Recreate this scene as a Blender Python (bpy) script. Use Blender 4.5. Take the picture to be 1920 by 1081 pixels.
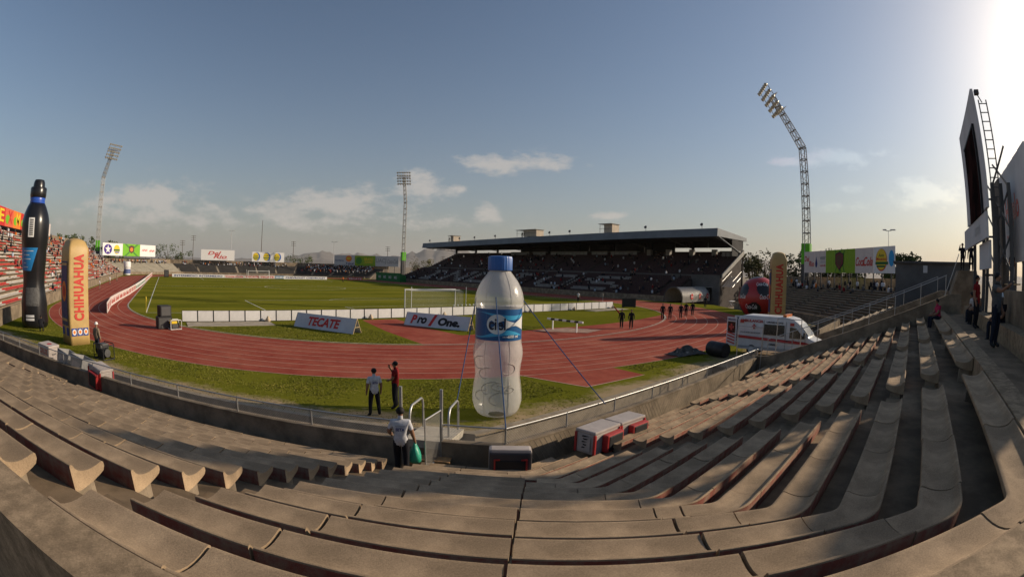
import bpy, bmesh, math, random
from mathutils import Vector, Matrix
random.seed(7)
for o in list(bpy.data.objects): bpy.data.objects.remove(o)
sc = bpy.context.scene
COL = sc.collection
R = math.radians
# ------------------------------------------------------------------ camera (a fisheye lens, like the photograph's)
CAM = Vector((-31.829, -50.599, 5.169))
YAW, PITCH, ROLL, FPX, CYPX = 0.7269, -0.0013, 0.0286, 913.6, 506.1
def cam_axes():
    f = Vector((math.sin(YAW)*math.cos(PITCH), math.cos(YAW)*math.cos(PITCH), math.sin(PITCH)))
    r = Vector((math.cos(YAW), -math.sin(YAW), 0)); u = r.cross(f)
    return (math.cos(ROLL)*r + math.sin(ROLL)*u, -math.sin(ROLL)*r + math.cos(ROLL)*u, f)
cr_, cu_, cf_ = cam_axes()
cam = bpy.data.cameras.new('camera'); camo = bpy.data.objects.new('camera', cam); COL.objects.link(camo)
camo.matrix_world = Matrix.Translation(CAM) @ Matrix((cr_, cu_, -cf_)).transposed().to_4x4()
cam.type = 'PANO'
try: cam.panorama_type = 'FISHEYE_EQUISOLID'; cam.fisheye_lens = FPX/1920*36; cam.fisheye_fov = R(220)
except AttributeError: pass
try:
    cam.cycles.panorama_type = 'FISHEYE_EQUISOLID'; cam.cycles.fisheye_lens = FPX/1920*36; cam.cycles.fisheye_fov = R(220)
except AttributeError: pass
cam.sensor_width = 36; cam.sensor_fit = 'HORIZONTAL'; cam.sensor_height = 36*1081/1920
cam.shift_y = -(540.5-CYPX)/1081     # panoramic cameras take the shift as a share of the picture height
cam.clip_start = 0.05; cam.clip_end = 60000
sc.camera = camo
def pray(u, v):
    a, b = u-960, CYPX-v; rr = math.hypot(a, b)+1e-9; th = 2*math.asin(min(1, rr/(2*FPX)))
    return math.cos(th)*cf_ + (math.sin(th)/rr)*(a*cr_ + b*cu_)
def pz(u, v, z=0.0):          # where the sight line through a photo pixel meets height z
    d = pray(u, v); return CAM + d*((z-CAM.z)/d.z)
def azel(u, v):
    d = pray(u, v); return math.atan2(d.x, d.y), math.asin(d.z)
# ------------------------------------------------------------------ sky, sun, exposure
SUN_AZ, SUN_EL = R(118.0), R(22.0)
SKY_STRENGTH, SUN_STRENGTH = 0.085, 5.0
HAZE_DENSITY = 3.2e-5
SKY_TINT, HAZE_EL, HAZE_F, HAZE_COL, CLOUD_COL = (.97, 1.0, 1.06), .15, .75, (3.55, 3.3, 3.2), (6.6, 6.1, 5.6)
sc.view_settings.view_transform = 'Standard'; sc.view_settings.look = 'None'
sc.view_settings.exposure = 0.0; sc.view_settings.gamma = 1.0; sc.view_settings.use_curve_mapping = False
world = bpy.data.worlds.new('World'); sc.world = world; world.use_nodes = True
nt = world.node_tree; nt.nodes.clear()
def N(t, typ, **kw):
    n = t.nodes.new(typ)
    for k, v in kw.items(): setattr(n, k, v)
    return n
def mth(t, op, a, b=None, c=None, clamp=False):
    n = t.nodes.new('ShaderNodeMath'); n.operation = op; n.use_clamp = clamp
    for i, x in enumerate((a, b, c)):
        if x is None: continue
        if isinstance(x, (int, float)): n.inputs[i].default_value = x
        else: t.links.new(x, n.inputs[i])
    return n.outputs[0]
sky = N(nt, 'ShaderNodeTexSky', sky_type='NISHITA'); sky.sun_disc = False
sky.sun_elevation = SUN_EL; sky.sun_rotation = SUN_AZ
sky.air_density = 1.3; sky.dust_density = 2.8; sky.ozone_density = 1.2; sky.altitude = 1100
tc = N(nt, 'ShaderNodeTexCoord'); sep = N(nt, 'ShaderNodeSeparateXYZ'); nt.links.new(tc.outputs['Generated'], sep.inputs[0])
elv = mth(nt, 'ARCSINE', sep.outputs[2]); azv = mth(nt, 'ARCTAN2', sep.outputs[0], sep.outputs[1])
CLOUDS = [  # px x, y, half width, half height, weight
 (925,309,55,18,1.0),(985,306,62,15,1.0),(1040,309,45,12,.85),(1475,303,28,9,.85),(1575,297,62,15,.95),(1640,288,25,8,.7),(285,372,80,30,.95),(410,412,70,20,.5),(640,382,95,28,.85),
 (785,352,42,24,.95),(915,395,26,18,.8),(1735,362,52,26,.9),(1585,353,30,8,.65),(862,353,20,7,.7),(1150,405,45,7,.6),(1890,292,40,36,.7),(1690,330,0,0,0),
 (1560,385,60,9,.45),(560,405,220,26,.55),(300,405,190,24,.62)]
acc = None
for (x, y, wx, wy, w) in CLOUDS:
    if w == 0: continue
    a0, e0 = azel(x, y); a1, _ = azel(x+wx, y); _, e1 = azel(x, y-wy)
    da = mth(nt, 'DIVIDE', mth(nt, 'SUBTRACT', azv, a0), abs(a1-a0)*1.25); de = mth(nt, 'DIVIDE', mth(nt, 'SUBTRACT', elv, e0), abs(e1-e0)*1.2)
    q = mth(nt, 'ADD', mth(nt, 'MULTIPLY', da, da), mth(nt, 'MULTIPLY', de, de))
    g = mth(nt, 'MULTIPLY', mth(nt, 'EXPONENT', mth(nt, 'MULTIPLY', q, -1.0)), w)
    acc = g if acc is None else mth(nt, 'MAXIMUM', acc, g)
mp = N(nt, 'ShaderNodeMapping'); mp.inputs['Scale'].default_value = (1, 1, 2.2); nt.links.new(tc.outputs['Generated'], mp.inputs[0])
n1 = N(nt, 'ShaderNodeTexNoise'); n1.inputs['Scale'].default_value = 17; n1.inputs['Detail'].default_value = 9; n1.inputs['Roughness'].default_value = .62
nt.links.new(mp.outputs[0], n1.inputs['Vector'])
n2 = N(nt, 'ShaderNodeTexNoise'); n2.inputs['Scale'].default_value = 4.5; n2.inputs['Detail'].default_value = 5
nt.links.new(mp.outputs[0], n2.inputs['Vector'])
band = mth(nt, 'EXPONENT', mth(nt, 'MULTIPLY', mth(nt, 'POWER', mth(nt, 'DIVIDE', mth(nt, 'SUBTRACT', elv, .075), .06), 2.0), -1.0))
low = mth(nt, 'MULTIPLY', band, mth(nt, 'MULTIPLY', mth(nt, 'SUBTRACT', n2.outputs[0], .42), 1.6, clamp=True))
m0 = mth(nt, 'ADD', mth(nt, 'ADD', acc, mth(nt, 'MULTIPLY', low, .5)), mth(nt, 'MULTIPLY', mth(nt, 'SUBTRACT', n1.outputs[0], .5), 2.3))
mr = N(nt, 'ShaderNodeMapRange', interpolation_type='SMOOTHSTEP'); nt.links.new(m0, mr.inputs[0])
mr.inputs[1].default_value = .22; mr.inputs[2].default_value = .95
cmask = mth(nt, 'MULTIPLY', mr.outputs[0], .70, clamp=True)
gate = N(nt, 'ShaderNodeMapRange'); nt.links.new(acc, gate.inputs[0]); gate.inputs[1].default_value = .02; gate.inputs[2].default_value = .2
cmask = mth(nt, 'MULTIPLY', cmask, mth(nt, 'MAXIMUM', gate.outputs[0], mth(nt, 'MULTIPLY', low, .8, clamp=True)))
mixn = N(nt, 'ShaderNodeMix', data_type='RGBA'); nt.links.new(cmask, mixn.inputs['Factor'])
lift = N(nt, 'ShaderNodeMix', data_type='RGBA', blend_type='MULTIPLY'); lift.inputs['Factor'].default_value = 1
nt.links.new(sky.outputs[0], lift.inputs['A']); lift.inputs['B'].default_value = (*SKY_TINT, 1)
hz = N(nt, 'ShaderNodeMix', data_type='RGBA')          # dusty air: the sky pales evenly towards the horizon all round
hf = mth(nt, 'MULTIPLY', mth(nt, 'EXPONENT', mth(nt, 'MULTIPLY', mth(nt, 'MAXIMUM', elv, 0.0), -1.0/HAZE_EL)), HAZE_F)
nt.links.new(hf, hz.inputs['Factor']); hz.inputs['B'].default_value = (*HAZE_COL, 1)
nt.links.new(lift.outputs['Result'], hz.inputs['A'])
nt.links.new(hz.outputs['Result'], mixn.inputs['A'])
cb = N(nt, 'ShaderNodeMix', data_type='RGBA', blend_type='MULTIPLY'); cb.inputs['Factor'].default_value = 1; nt.links.new(hz.outputs['Result'], cb.inputs['A']); cb.inputs['B'].default_value = (1.35, 1.30, 1.22, 1)
cl_ = N(nt, 'ShaderNodeMix', data_type='RGBA', blend_type='LIGHTEN'); cl_.inputs['Factor'].default_value = 1; nt.links.new(cb.outputs['Result'], cl_.inputs['A']); cl_.inputs['B'].default_value = (*CLOUD_COL, 1)
nt.links.new(cl_.outputs['Result'], mixn.inputs['B'])
bg = N(nt, 'ShaderNodeBackground'); bg.inputs[1].default_value = SKY_STRENGTH
nt.links.new(mixn.outputs['Result'], bg.inputs[0])
wo = N(nt, 'ShaderNodeOutputWorld'); nt.links.new(bg.outputs[0], wo.inputs[0])
sl = bpy.data.lights.new('sun', 'SUN'); sl.energy = SUN_STRENGTH; sl.angle = R(0.55); sl.color = (1.0, .83, .63)
so = bpy.data.objects.new('sun', sl); COL.objects.link(so)
SUN = Vector((math.sin(SUN_AZ)*math.cos(SUN_EL), math.cos(SUN_AZ)*math.cos(SUN_EL), math.sin(SUN_EL)))
so.rotation_euler = SUN.to_track_quat('Z', 'Y').to_euler(); so.location = (0, 0, 80)
sc.cycles.max_bounces = 5; sc.cycles.diffuse_bounces = 1; sc.cycles.transparent_max_bounces = 24; sc.cycles.transmission_bounces = 6
sc.cycles.use_denoising = True
# ------------------------------------------------------------------ materials
MATS = {}
def mat(name, col, rough=.8, var=.12, scale=6.0, col2=None, bump=0.0, bscale=60.0, metal=0.0, spec=.3, trans=0.0, alpha=1.0, rnd=0.0, coord='Object', thr=(.4,.65), speck=0.0, sscale=180.0):
    if name in MATS: return MATS[name]
    m = bpy.data.materials.new(name); m.use_nodes = True; t = m.node_tree; b = t.nodes['Principled BSDF']
    b.inputs['Roughness'].default_value = rough; b.inputs['Metallic'].default_value = metal
    b.inputs['Specular IOR Level'].default_value = spec
    if trans: b.inputs['Transmission Weight'].default_value = trans
    if alpha < 1: b.inputs['Alpha'].default_value = alpha
    src = N(t, 'ShaderNodeNewGeometry').outputs['Position'] if coord == 'Geo' else N(t, 'ShaderNodeTexCoord').outputs[coord]
    no = N(t, 'ShaderNodeTexNoise'); no.inputs['Scale'].default_value = scale; no.inputs['Detail'].default_value = 6; no.inputs['Roughness'].default_value = .62
    t.links.new(src, no.inputs['Vector'])
    r = N(t, 'ShaderNodeMapRange'); t.links.new(no.outputs[0], r.inputs[0])
    r.inputs[1].default_value = thr[0]; r.inputs[2].default_value = thr[1]
    mx = N(t, 'ShaderNodeMix', data_type='RGBA'); t.links.new(r.outputs[0], mx.inputs['Factor'])
    c = Vector(col[:3])
    if col2 is None: ca, cb = c*(1-var), c*(1+var)
    else: ca, cb = c, Vector(col2[:3])
    mx.inputs['A'].default_value = (*ca, 1); mx.inputs['B'].default_value = (*cb, 1)
    out = mx.outputs['Result']
    if rnd:
        oi = N(t, 'ShaderNodeObjectInfo'); k = mth(t, 'ADD', mth(t, 'MULTIPLY', oi.outputs['Random'], 2*rnd), 1-rnd)
        m2 = N(t, 'ShaderNodeMix', data_type='RGBA', blend_type='MULTIPLY'); m2.inputs['Factor'].default_value = 1
        cc = N(t, 'ShaderNodeCombineColor'); [t.links.new(k, cc.inputs[i]) for i in range(3)]
        t.links.new(out, m2.inputs['A']); t.links.new(cc.outputs[0], m2.inputs['B']); out = m2.outputs['Result']
    if speck:
        ns = N(t, 'ShaderNodeTexNoise'); ns.inputs['Scale'].default_value = sscale; ns.inputs['Detail'].default_value = 2; t.links.new(src, ns.inputs['Vector'])
        nl = N(t, 'ShaderNodeTexNoise'); nl.inputs['Scale'].default_value = 1.1; nl.inputs['Detail'].default_value = 7; nl.inputs['Roughness'].default_value = .7; t.links.new(src, nl.inputs['Vector'])
        kk = mth(t, 'ADD', 1-speck, mth(t, 'MULTIPLY', mth(t, 'ADD', ns.outputs[0], nl.outputs[0]), speck))
        m3 = N(t, 'ShaderNodeMix', data_type='RGBA', blend_type='MULTIPLY'); m3.inputs['Factor'].default_value = 1
        cs = N(t, 'ShaderNodeCombineColor'); [t.links.new(kk, cs.inputs[i]) for i in range(3)]
        t.links.new(out, m3.inputs['A']); t.links.new(cs.outputs[0], m3.inputs['B']); out = m3.outputs['Result']
    t.links.new(out, b.inputs['Base Color'])
    if bump:
        nb = N(t, 'ShaderNodeTexNoise'); nb.inputs['Scale'].default_value = bscale; nb.inputs['Detail'].default_value = 4
        t.links.new(src, nb.inputs['Vector'])
        bp = N(t, 'ShaderNodeBump'); bp.inputs['Strength'].default_value = bump; bp.inputs['Distance'].default_value = .02
        t.links.new(nb.outputs[0], bp.inputs['Height']); t.links.new(bp.outputs[0], b.inputs['Normal'])
    MATS[name] = m; return m
def flat(name, col, rough=.6, spec=.3, metal=0, var=.05): return mat(name, col, rough, var, 3.0, spec=spec, metal=metal)
def emis(name, col, s):
    m = bpy.data.materials.new(name); m.use_nodes = True; b = m.node_tree.nodes['Principled BSDF']
    b.inputs['Base Color'].default_value = (*col, 1); b.inputs['Emission Color'].default_value = (*col, 1); b.inputs['Emission Strength'].default_value = s
    return m
WHITE = flat('white_vinyl', (.72, .71, .69), .55); RED = flat('red_vinyl', (.52, .03, .025), .5); BLACK = flat('black_matt', (.018, .018, .02), .6)
DKBLUE = flat('navy_vinyl', (.02, .035, .16), .5); BLUE = flat('blue_vinyl', (.02, .12, .45), .45); CYAN = flat('cyan_vinyl', (.02, .30, .62), .45)
GREEN = flat('lime_vinyl', (.16, .42, .02), .5); DKGREEN = flat('dark_green', (.015, .12, .03), .6); YELLOW = flat('yellow_vinyl', (.70, .50, .03), .5)
ORANGE = flat('orange_vinyl', (.75, .20, .03), .5); GREY = flat('grey_paint', (.30, .30, .30), .6); LGREY = flat('light_grey', (.5, .5, .5), .6)
SILVER = mat('galvanised', (.45, .45, .44), .45, .15, 30, metal=.7, spec=.5); DKSTEEL = flat('dark_steel', (.07, .07, .07), .55)
WOOD = mat('raw_wood', (.35, .20, .09), .8, .25, 9); PALEWOOD = mat('pale_wood', (.50, .38, .22), .8, .2, 9)
# ------------------------------------------------------------------ mesh building
class MB:
    def __init__(s): s.v = []; s.f = []; s.m = []
    def add(s, vs, fs, mi=0, M=None):
        o = len(s.v); s.v += [tuple(M @ Vector(v)) if M else tuple(v) for v in vs]
        s.f += [tuple(i+o for i in f) for f in fs]; s.m += [mi]*len(fs); return s
    def box(s, x0, x1, y0, y1, z0, z1, mi=0, M=None):
        return s.add([(x0,y0,z0),(x1,y0,z0),(x1,y1,z0),(x0,y1,z0),(x0,y0,z1),(x1,y0,z1),(x1,y1,z1),(x0,y1,z1)],
            [(0,3,2,1),(4,5,6,7),(0,1,5,4),(1,2,6,5),(2,3,7,6),(3,0,4,7)], mi, M)
    def bbox(s, x0, x1, y0, y1, z0, z1, b=.02, mi=0, M=None):   # box with chamfered edges
        vs = []; bm = bmesh.new()
        bmesh.ops.create_cube(bm, size=1, matrix=Matrix.Translation(((x0+x1)/2,(y0+y1)/2,(z0+z1)/2)) @ Matrix.Diagonal((x1-x0,y1-y0,z1-z0,1)))
        bmesh.ops.bevel(bm, geom=bm.edges[:], offset=b, segments=2, affect='EDGES', profile=.6)
        bm.verts.index_update(); r = s.add([v.co for v in bm.verts], [[v.index for v in f.verts] for f in bm.faces], mi, M); bm.free(); return r
    def quad(s, a, b, c, d, mi=0): return s.add([a, b, c, d], [(0,1,2,3)], mi)
    def poly(s, pts, z=0, mi=0): return s.add([(p[0], p[1], p[2] if len(p) > 2 else z) for p in pts], [tuple(range(len(pts)))], mi)
    def tube(s, pts, r, n=8, mi=0, cap=True, M=None):
        pts = [Vector(p) for p in pts]; rs = r if isinstance(r, (list, tuple)) else [r]*len(pts); vs = []; fs = []
        t0 = (pts[1]-pts[0]).normalized(); up = Vector((0,0,1)) if abs(t0.z) < .9 else Vector((1,0,0)); a = t0.cross(up).normalized()
        for i, p in enumerate(pts):
            t = (pts[min(i+1,len(pts)-1)]-pts[max(i-1,0)]).normalized(); a = (a - t*a.dot(t)).normalized(); b = t.cross(a)
            for k in range(n):
                w = 2*math.pi*k/n; vs.append(p + (a*math.cos(w)+b*math.sin(w))*rs[i])
        for i in range(len(pts)-1):
            for k in range(n): fs.append((i*n+k, i*n+(k+1)%n, (i+1)*n+(k+1)%n, (i+1)*n+k))
        if cap: fs += [tuple(range(n))[::-1], tuple(range((len(pts)-1)*n, len(pts)*n))]
        return s.add(vs, fs, mi, M)
    def lathe(s, prof, n=32, mi=0, M=None, fn=None, cap=True):
        vs = []; fs = []
        for (r, z) in prof:
            for k in range(n):
                w = 2*math.pi*k/n; rr = r*(fn(w, z) if fn else 1); vs.append((rr*math.cos(w), rr*math.sin(w), z))
        for i in range(len(prof)-1):
            for k in range(n): fs.append((i*n+k, i*n+(k+1)%n, (i+1)*n+(k+1)%n, (i+1)*n+k))
        if cap: fs += [tuple(range(n))[::-1], tuple(range((len(prof)-1)*n, len(prof)*n))]
        return s.add(vs, fs, mi, M)
    def ribbon(s, L, Rr, mi=0):      # two polylines of 3d points
        n = len(L); return s.add(list(L)+list(Rr), [(i, n+i, n+i+1, i+1) for i in range(n-1)], mi)
    def sweep(s, prof, path, mis=None, cap=True):   # prof [(q, z)], path [(point, outward vector)]
        n = len(prof); vs = []; fs = []; ms = []
        for (p, d) in path:
            for (q, z) in prof: vs.append((p[0]+d[0]*q, p[1]+d[1]*q, p[2]+z))
        for i in range(len(path)-1):
            for k in range(n):
                fs.append((i*n+k, i*n+(k+1)%n, (i+1)*n+(k+1)%n, (i+1)*n+k)); ms.append(mis[k] if mis else 0)
        if cap: fs += [tuple(range(n))[::-1], tuple(range((len(path)-1)*n, len(path)*n))]; ms += [0, 0]
        o = len(s.v); s.v += vs; s.f += [tuple(i+o for i in f) for f in fs]; s.m += ms; return s
    def mesh(s, name, mats):
        me = bpy.data.meshes.new(name); me.from_pydata([tuple(v) for v in s.v], [], s.f)
        for m in (mats if isinstance(mats, (list, tuple)) else [mats]): me.materials.append(m)
        me.polygons.foreach_set('material_index', s.m); me.update(); return me
    def build(s, name, mats, parent=None, smooth=None, fix=False):
        me = s.mesh(name, mats)
        if fix:
            bm = bmesh.new(); bm.from_mesh(me); bmesh.ops.recalc_face_normals(bm, faces=bm.faces); bm.to_mesh(me); bm.free()
        o = link(name, me, parent)
        if smooth is not None: smooth_by(me, smooth)
        return o
def smooth_by(me, deg):
    me.polygons.foreach_set('use_smooth', [True]*len(me.polygons))
    if deg < 180:
        try: me.set_sharp_from_angle(angle=R(deg))
        except Exception: pass
def link(name, data, parent=None):
    o = bpy.data.objects.new(name, data); COL.objects.link(o)
    if parent is not None: o.parent = parent
    return o
def tag(o, label=None, cat=None, group=None, kind=None):
    if label: o['label'] = label
    if cat: o['category'] = cat
    if group: o['group'] = group
    if kind: o['kind'] = kind
    return o
ORD = 'first second third fourth fifth sixth seventh eighth ninth tenth eleventh twelfth thirteenth fourteenth fifteenth sixteenth seventeenth eighteenth nineteenth twentieth'.split()
def ordw(n): return ORD[n-1] if n <= 20 else ('twenty-' if n < 30 else 'thirty-')+ORD[n%10-1] if n % 10 else 'thirtieth'
def thing(name, label, cat, loc=(0,0,0), rz=0, group=None):
    o = link(name, None); o.location = loc; o.rotation_euler = (0, 0, rz); o.empty_display_size = .2
    return tag(o, label, cat, group)
def copy_tree(o, parent=None):
    c = o.copy(); COL.objects.link(c)
    if parent is not None: c.parent = parent
    for ch in list(o.children): copy_tree(ch, c)
    return c
_tc = {}
def textmesh(txt, bold=.0, shear=0.0, space=1.0):
    k = (txt, bold, shear, space)
    if k in _tc: return _tc[k]
    cu = bpy.data.curves.new('lettering', 'FONT'); cu.body = txt; cu.size = 1; cu.offset = bold; cu.shear = shear; cu.space_character = space
    cu.resolution_u = 3; cu.align_x = 'CENTER'; cu.align_y = 'CENTER'; cu.fill_mode = 'FRONT'
    o = bpy.data.objects.new('lettering', cu); COL.objects.link(o)
    dg = bpy.context.evaluated_depsgraph_get(); dg.update()
    me = o.evaluated_get(dg).to_mesh(); vs = [v.co.copy() for v in me.vertices]; fs = [tuple(p.vertices) for p in me.polygons]
    o.evaluated_get(dg).to_mesh_clear(); bpy.data.objects.remove(o); bpy.data.curves.remove(cu)
    if vs:
        x0, x1 = min(v.x for v in vs), max(v.x for v in vs); y0, y1 = min(v.y for v in vs), max(v.y for v in vs)
        vs = [((v.x-(x0+x1)/2)/(x1-x0), (v.y-(y0+y1)/2)/(y1-y0)) for v in vs]; asp = (x1-x0)/(y1-y0)
    else: asp = 1
    _tc[k] = (vs, fs, asp); return _tc[k]
def lettering(txt, w, h, M, m, parent, bold=.02, shear=0.0, space=1.0, warp=None, name='lettering'):
    # letters w by h metres in the XY plane of M (x right, y up, z towards the reader)
    vs, fs, asp = textmesh(txt, bold, shear, space)
    if w is None: w = h*asp
    mb = MB(); P = [(x*w, y*h, 0) for x, y in vs]
    if warp: P = [warp(*p) for p in P]
    mb.add(P, fs, 0, M); return mb.build(name, m, parent)
def disc(w, h, M, m, parent, name='emblem', n=24, z=0):
    mb = MB(); mb.add([(math.cos(2*math.pi*i/n)*w/2, math.sin(2*math.pi*i/n)*h/2, z) for i in range(n)], [tuple(range(n))], 0, M)
    return mb.build(name, m, parent)
def frame_on(A, B, z0, off):     # plane matrix on a vertical board from A (left for the reader) to B, x right, y up
    A = Vector((A[0], A[1], 0)); B = Vector((B[0], B[1], 0)); x = (B-A).normalized(); nrm = x.cross(Vector((0,0,1)))
    return lambda s, z: Matrix.Translation(A + x*s + Vector((0,0,z)) + nrm*off) @ Matrix((x, Vector((0,0,1)), nrm)).transposed().to_4x4()
# ------------------------------------------------------------------ ground, grass, track
S2 = math.sqrt(.5)
CY0, CY1, RI, LW = 10.305, 94.695, 36.9, 1.22
RO = RI + 8*LW
soil = mat('dry_soil', (.23, .18, .12), .95, .25, .05, coord='Geo')
MB().poly([(-30000,-30000),(30000,-30000),(30000,30000),(-30000,30000)], -1.5).build('ground', soil)['kind'] = 'structure'
def grass_mat():
    m = bpy.data.materials.new('turf'); m.use_nodes = True; t = m.node_tree; b = t.nodes['Principled BSDF']
    b.inputs['Roughness'].default_value = .9; b.inputs['Specular IOR Level'].default_value = .0
    g = N(t, 'ShaderNodeNewGeometry'); sp = N(t, 'ShaderNodeSeparateXYZ'); t.links.new(g.outputs['Position'], sp.inputs[0])
    def noise(s, d=5, r=.6):
        n = N(t, 'ShaderNodeTexNoise'); n.inputs['Scale'].default_value = s; n.inputs['Detail'].default_value = d; n.inputs['Roughness'].default_value = r
        t.links.new(g.outputs['Position'], n.inputs['Vector']); return n.outputs[0]
    big, fine, mid = noise(.09, 4), noise(14, 3), noise(1.3, 5, .7)
    stripe = mth(t, 'SINE', mth(t, 'MULTIPLY', sp.outputs[1], 2*math.pi/11.0))
    stripe = mth(t, 'MULTIPLY', mth(t, 'GREATER_THAN', stripe, 0.0), .16)
    inside = mth(t, 'MULTIPLY', mth(t, 'GREATER_THAN', sp.outputs[1], -1.0), mth(t, 'LESS_THAN', sp.outputs[1], 106.0))
    f = mth(t, 'ADD', mth(t, 'ADD', mth(t, 'MULTIPLY', big, .55), mth(t, 'MULTIPLY', mid, .35)), mth(t, 'ADD', mth(t, 'MULTIPLY', fine, .35), mth(t, 'MULTIPLY', stripe, inside)))
    r = N(t, 'ShaderNodeMapRange'); t.links.new(f, r.inputs[0]); r.inputs[1].default_value = .42; r.inputs[2].default_value = .86
    mx = N(t, 'ShaderNodeMix', data_type='RGBA'); t.links.new(r.outputs[0], mx.inputs['Factor'])
    mx.inputs['A'].default_value = (.080, .092, .009, 1); mx.inputs['B'].default_value = (.188, .178, .022, 1)
    # trodden bare earth along the near field wall
    u = mth(t, 'MULTIPLY', mth(t, 'ADD', sp.outputs[0], sp.outputs[1]), -S2)
    near = mth(t, 'MAXIMUM', mth(t, 'DIVIDE', mth(t, 'SUBTRACT', u, 41.9), 2.4), mth(t, 'DIVIDE', mth(t, 'SUBTRACT', -37.2, sp.outputs[1]), 3.2))
    near = mth(t, 'MINIMUM', near, 1.0)
    em = mth(t, 'ADD', mth(t, 'MULTIPLY', near, .55), mth(t, 'ADD', mth(t, 'MULTIPLY', noise(.38, 3), .75), mth(t, 'MULTIPLY', noise(3.5, 6, .75), .45)))
    er = N(t, 'ShaderNodeMapRange'); t.links.new(em, er.inputs[0]); er.inputs[1].default_value = .70; er.inputs[2].default_value = .90
    m2 = N(t, 'ShaderNodeMix', data_type='RGBA'); t.links.new(er.outputs[0], m2.inputs['Factor'])
    t.links.new(mx.outputs['Result'], m2.inputs['A']); m2.inputs['B'].default_value = (.33, .25, .15, 1)
    t.links.new(m2.outputs['Result'], b.inputs['Base Color'])
    bp = N(t, 'ShaderNodeBump'); bp.inputs['Strength'].default_value = .5; bp.inputs['Distance'].default_value = .05
    t.links.new(noise(22, 3), bp.inputs['Height']); t.links.new(bp.outputs[0], b.inputs['Normal'])
    return m
TURF = grass_mat()
FIELD = [(-22.93,-39.3),(22.93,-39.3),(47.3,-14.9),(47.3,119.9),(22.93,144.3),(-22.93,144.3),(-47.3,119.9),(-47.3,-14.9)]
MB().poly(FIELD, 0).build('pitch_grass', TURF)['kind'] = 'structure'
conc = mat('field_wall_concrete', (.27, .225, .165), .9, .22, 2.2, bump=.3, bscale=40, coord='Geo')
def ringpts(r, n=64):
    P = [(r*math.cos(a), CY1+r*math.sin(a)) for a in [math.pi*i/n for i in range(n+1)]]
    P += [(r*math.cos(a), CY0+r*math.sin(a)) for a in [math.pi+math.pi*i/n for i in range(n+1)]]
    return P+[P[0]]
def ring(r0, r1, z, name, m, parent=None):
    a, b = ringpts(r0), ringpts(r1)
    return MB().ribbon([(x,y,z) for x,y in b], [(x,y,z) for x,y in a]).build(name, m, parent)
rub = mat('track_rubber', (.25, .046, .029), .9, .16, .30, col2=(.35, .105, .066), bump=.25, bscale=150, coord='Geo', thr=(.38,.72), spec=.08, speck=.35, sscale=2.2)
linem = mat('lane_paint', (.44, .27, .20), .8, .15, 4, coord='Geo')
track = ring(RI, RO, .008, 'running_track', rub); track['kind'] = 'structure'
for k in range(9): ring(RI+LW*k-.035, RI+LW*k+.035, .0125, 'lane_line', linem, track)
kerb = ring(RI-.20, RI-.06, .05, 'track_kerb', mat('kerb_concrete', (.42,.38,.31), .9, .2, 1.5, coord='Geo')); kerb['kind'] = 'structure'
arc = lambda r, a0, a1, n: [(r*math.sin(a0+(a1-a0)*i/n), CY0-r*math.cos(a0+(a1-a0)*i/n)) for i in range(n+1)]
inner = [(-4.3,-20.6),(-.2,-20.45),(2.5,-21.1),(8,-21.2),(13.2,-20.8),(20.2,-19.5),(24.0,-18.4)]
zone = inner + [(x, y) for x, y in arc(RI+.1, R(40), R(-24), 20)] + [(-14.3,-15.9),(-12.97,-8.4),(-9.31,-8.4),(-10.05,-16.0),(-10.0,-20.4)]
rz_ = MB().poly(zone, .004).build('steeplechase_runway', rub); rz_['kind'] = 'structure'
pz_ = MB().poly([(-15.9,-33.0),(-15.13,-37.1),(-10.9,-37.45),(-10.5,-34.5)], .004).build('runway_end', rub); pz_['kind'] = 'structure'
MB().poly([(-15.95,-33.0),(-15.18,-37.15),(-10.9,-37.5),(-10.9,-37.43),(-15.1,-37.06),(-15.87,-33)], .012).build('lane_line', linem, pz_)
MB().box(-29.9,-22.1,-10.5,-7.8,-.1,.03).build('concrete_pad', mat('pad_concrete',(.36,.31,.24),.9,.2,1.2,coord='Geo'))['kind'] = 'structure'
MB().box(18.0,25.6,-11.2,-9.2,-.1,.03).build('concrete_pad', MATS['pad_concrete'])['kind'] = 'structure'
# a few cross marks on the right-hand bend
for a in (41, 43.5, 46, 48.5):
    r0, r1 = RI+3.2*LW, RI+7.0*LW; d = (math.sin(R(a)), -math.cos(R(a))); w = (math.cos(R(a))*.04, math.sin(R(a))*.04)
    MB().quad((d[0]*r0-w[0],CY0+d[1]*r0-w[1],.0125),(d[0]*r1-w[0],CY0+d[1]*r1-w[1],.0125),(d[0]*r1+w[0],CY0+d[1]*r1+w[1],.0125),(d[0]*r0+w[0],CY0+d[1]*r0+w[1],.0125)).build('lane_line', linem, track)
# pitch markings
pl = mat('pitch_paint', (.62, .62, .52), .85, .15, 3, coord='Geo')
lines = MB()
def ln(x0, y0, x1, y1, w=.12):
    d = Vector((x1-x0, y1-y0, 0)).normalized(); q = Vector((-d.y, d.x, 0))*w/2; z = Vector((0,0,.01))
    a, b = Vector((x0,y0,0))+z, Vector((x1,y1,0))+z; lines.quad(a-q, b-q, b+q, a+q)
for y0, s in ((0, 1), (105, -1)):
    ln(-34, y0, 34, y0)
    for x, dy in ((20.16, 16.5), (9.16, 5.5)):
        ln(-x, y0, -x, y0+s*dy); ln(x, y0, x, y0+s*dy); ln(-x, y0+s*dy, x, y0+s*dy)
    P = [(9.15*math.cos(a), y0+s*(11+9.15*math.sin(a))) for a in [R(37+106*i/16) for i in range(17)]]
    for a, b in zip(P, P[1:]): ln(*a, *b)
ln(-34, 0, -34, 105); ln(34, 0, 34, 105); ln(-34, 52.5, 34, 52.5)
P = [(9.15*math.cos(R(a*10)), 52.5+9.15*math.sin(R(a*10))) for a in range(37)]
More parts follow.
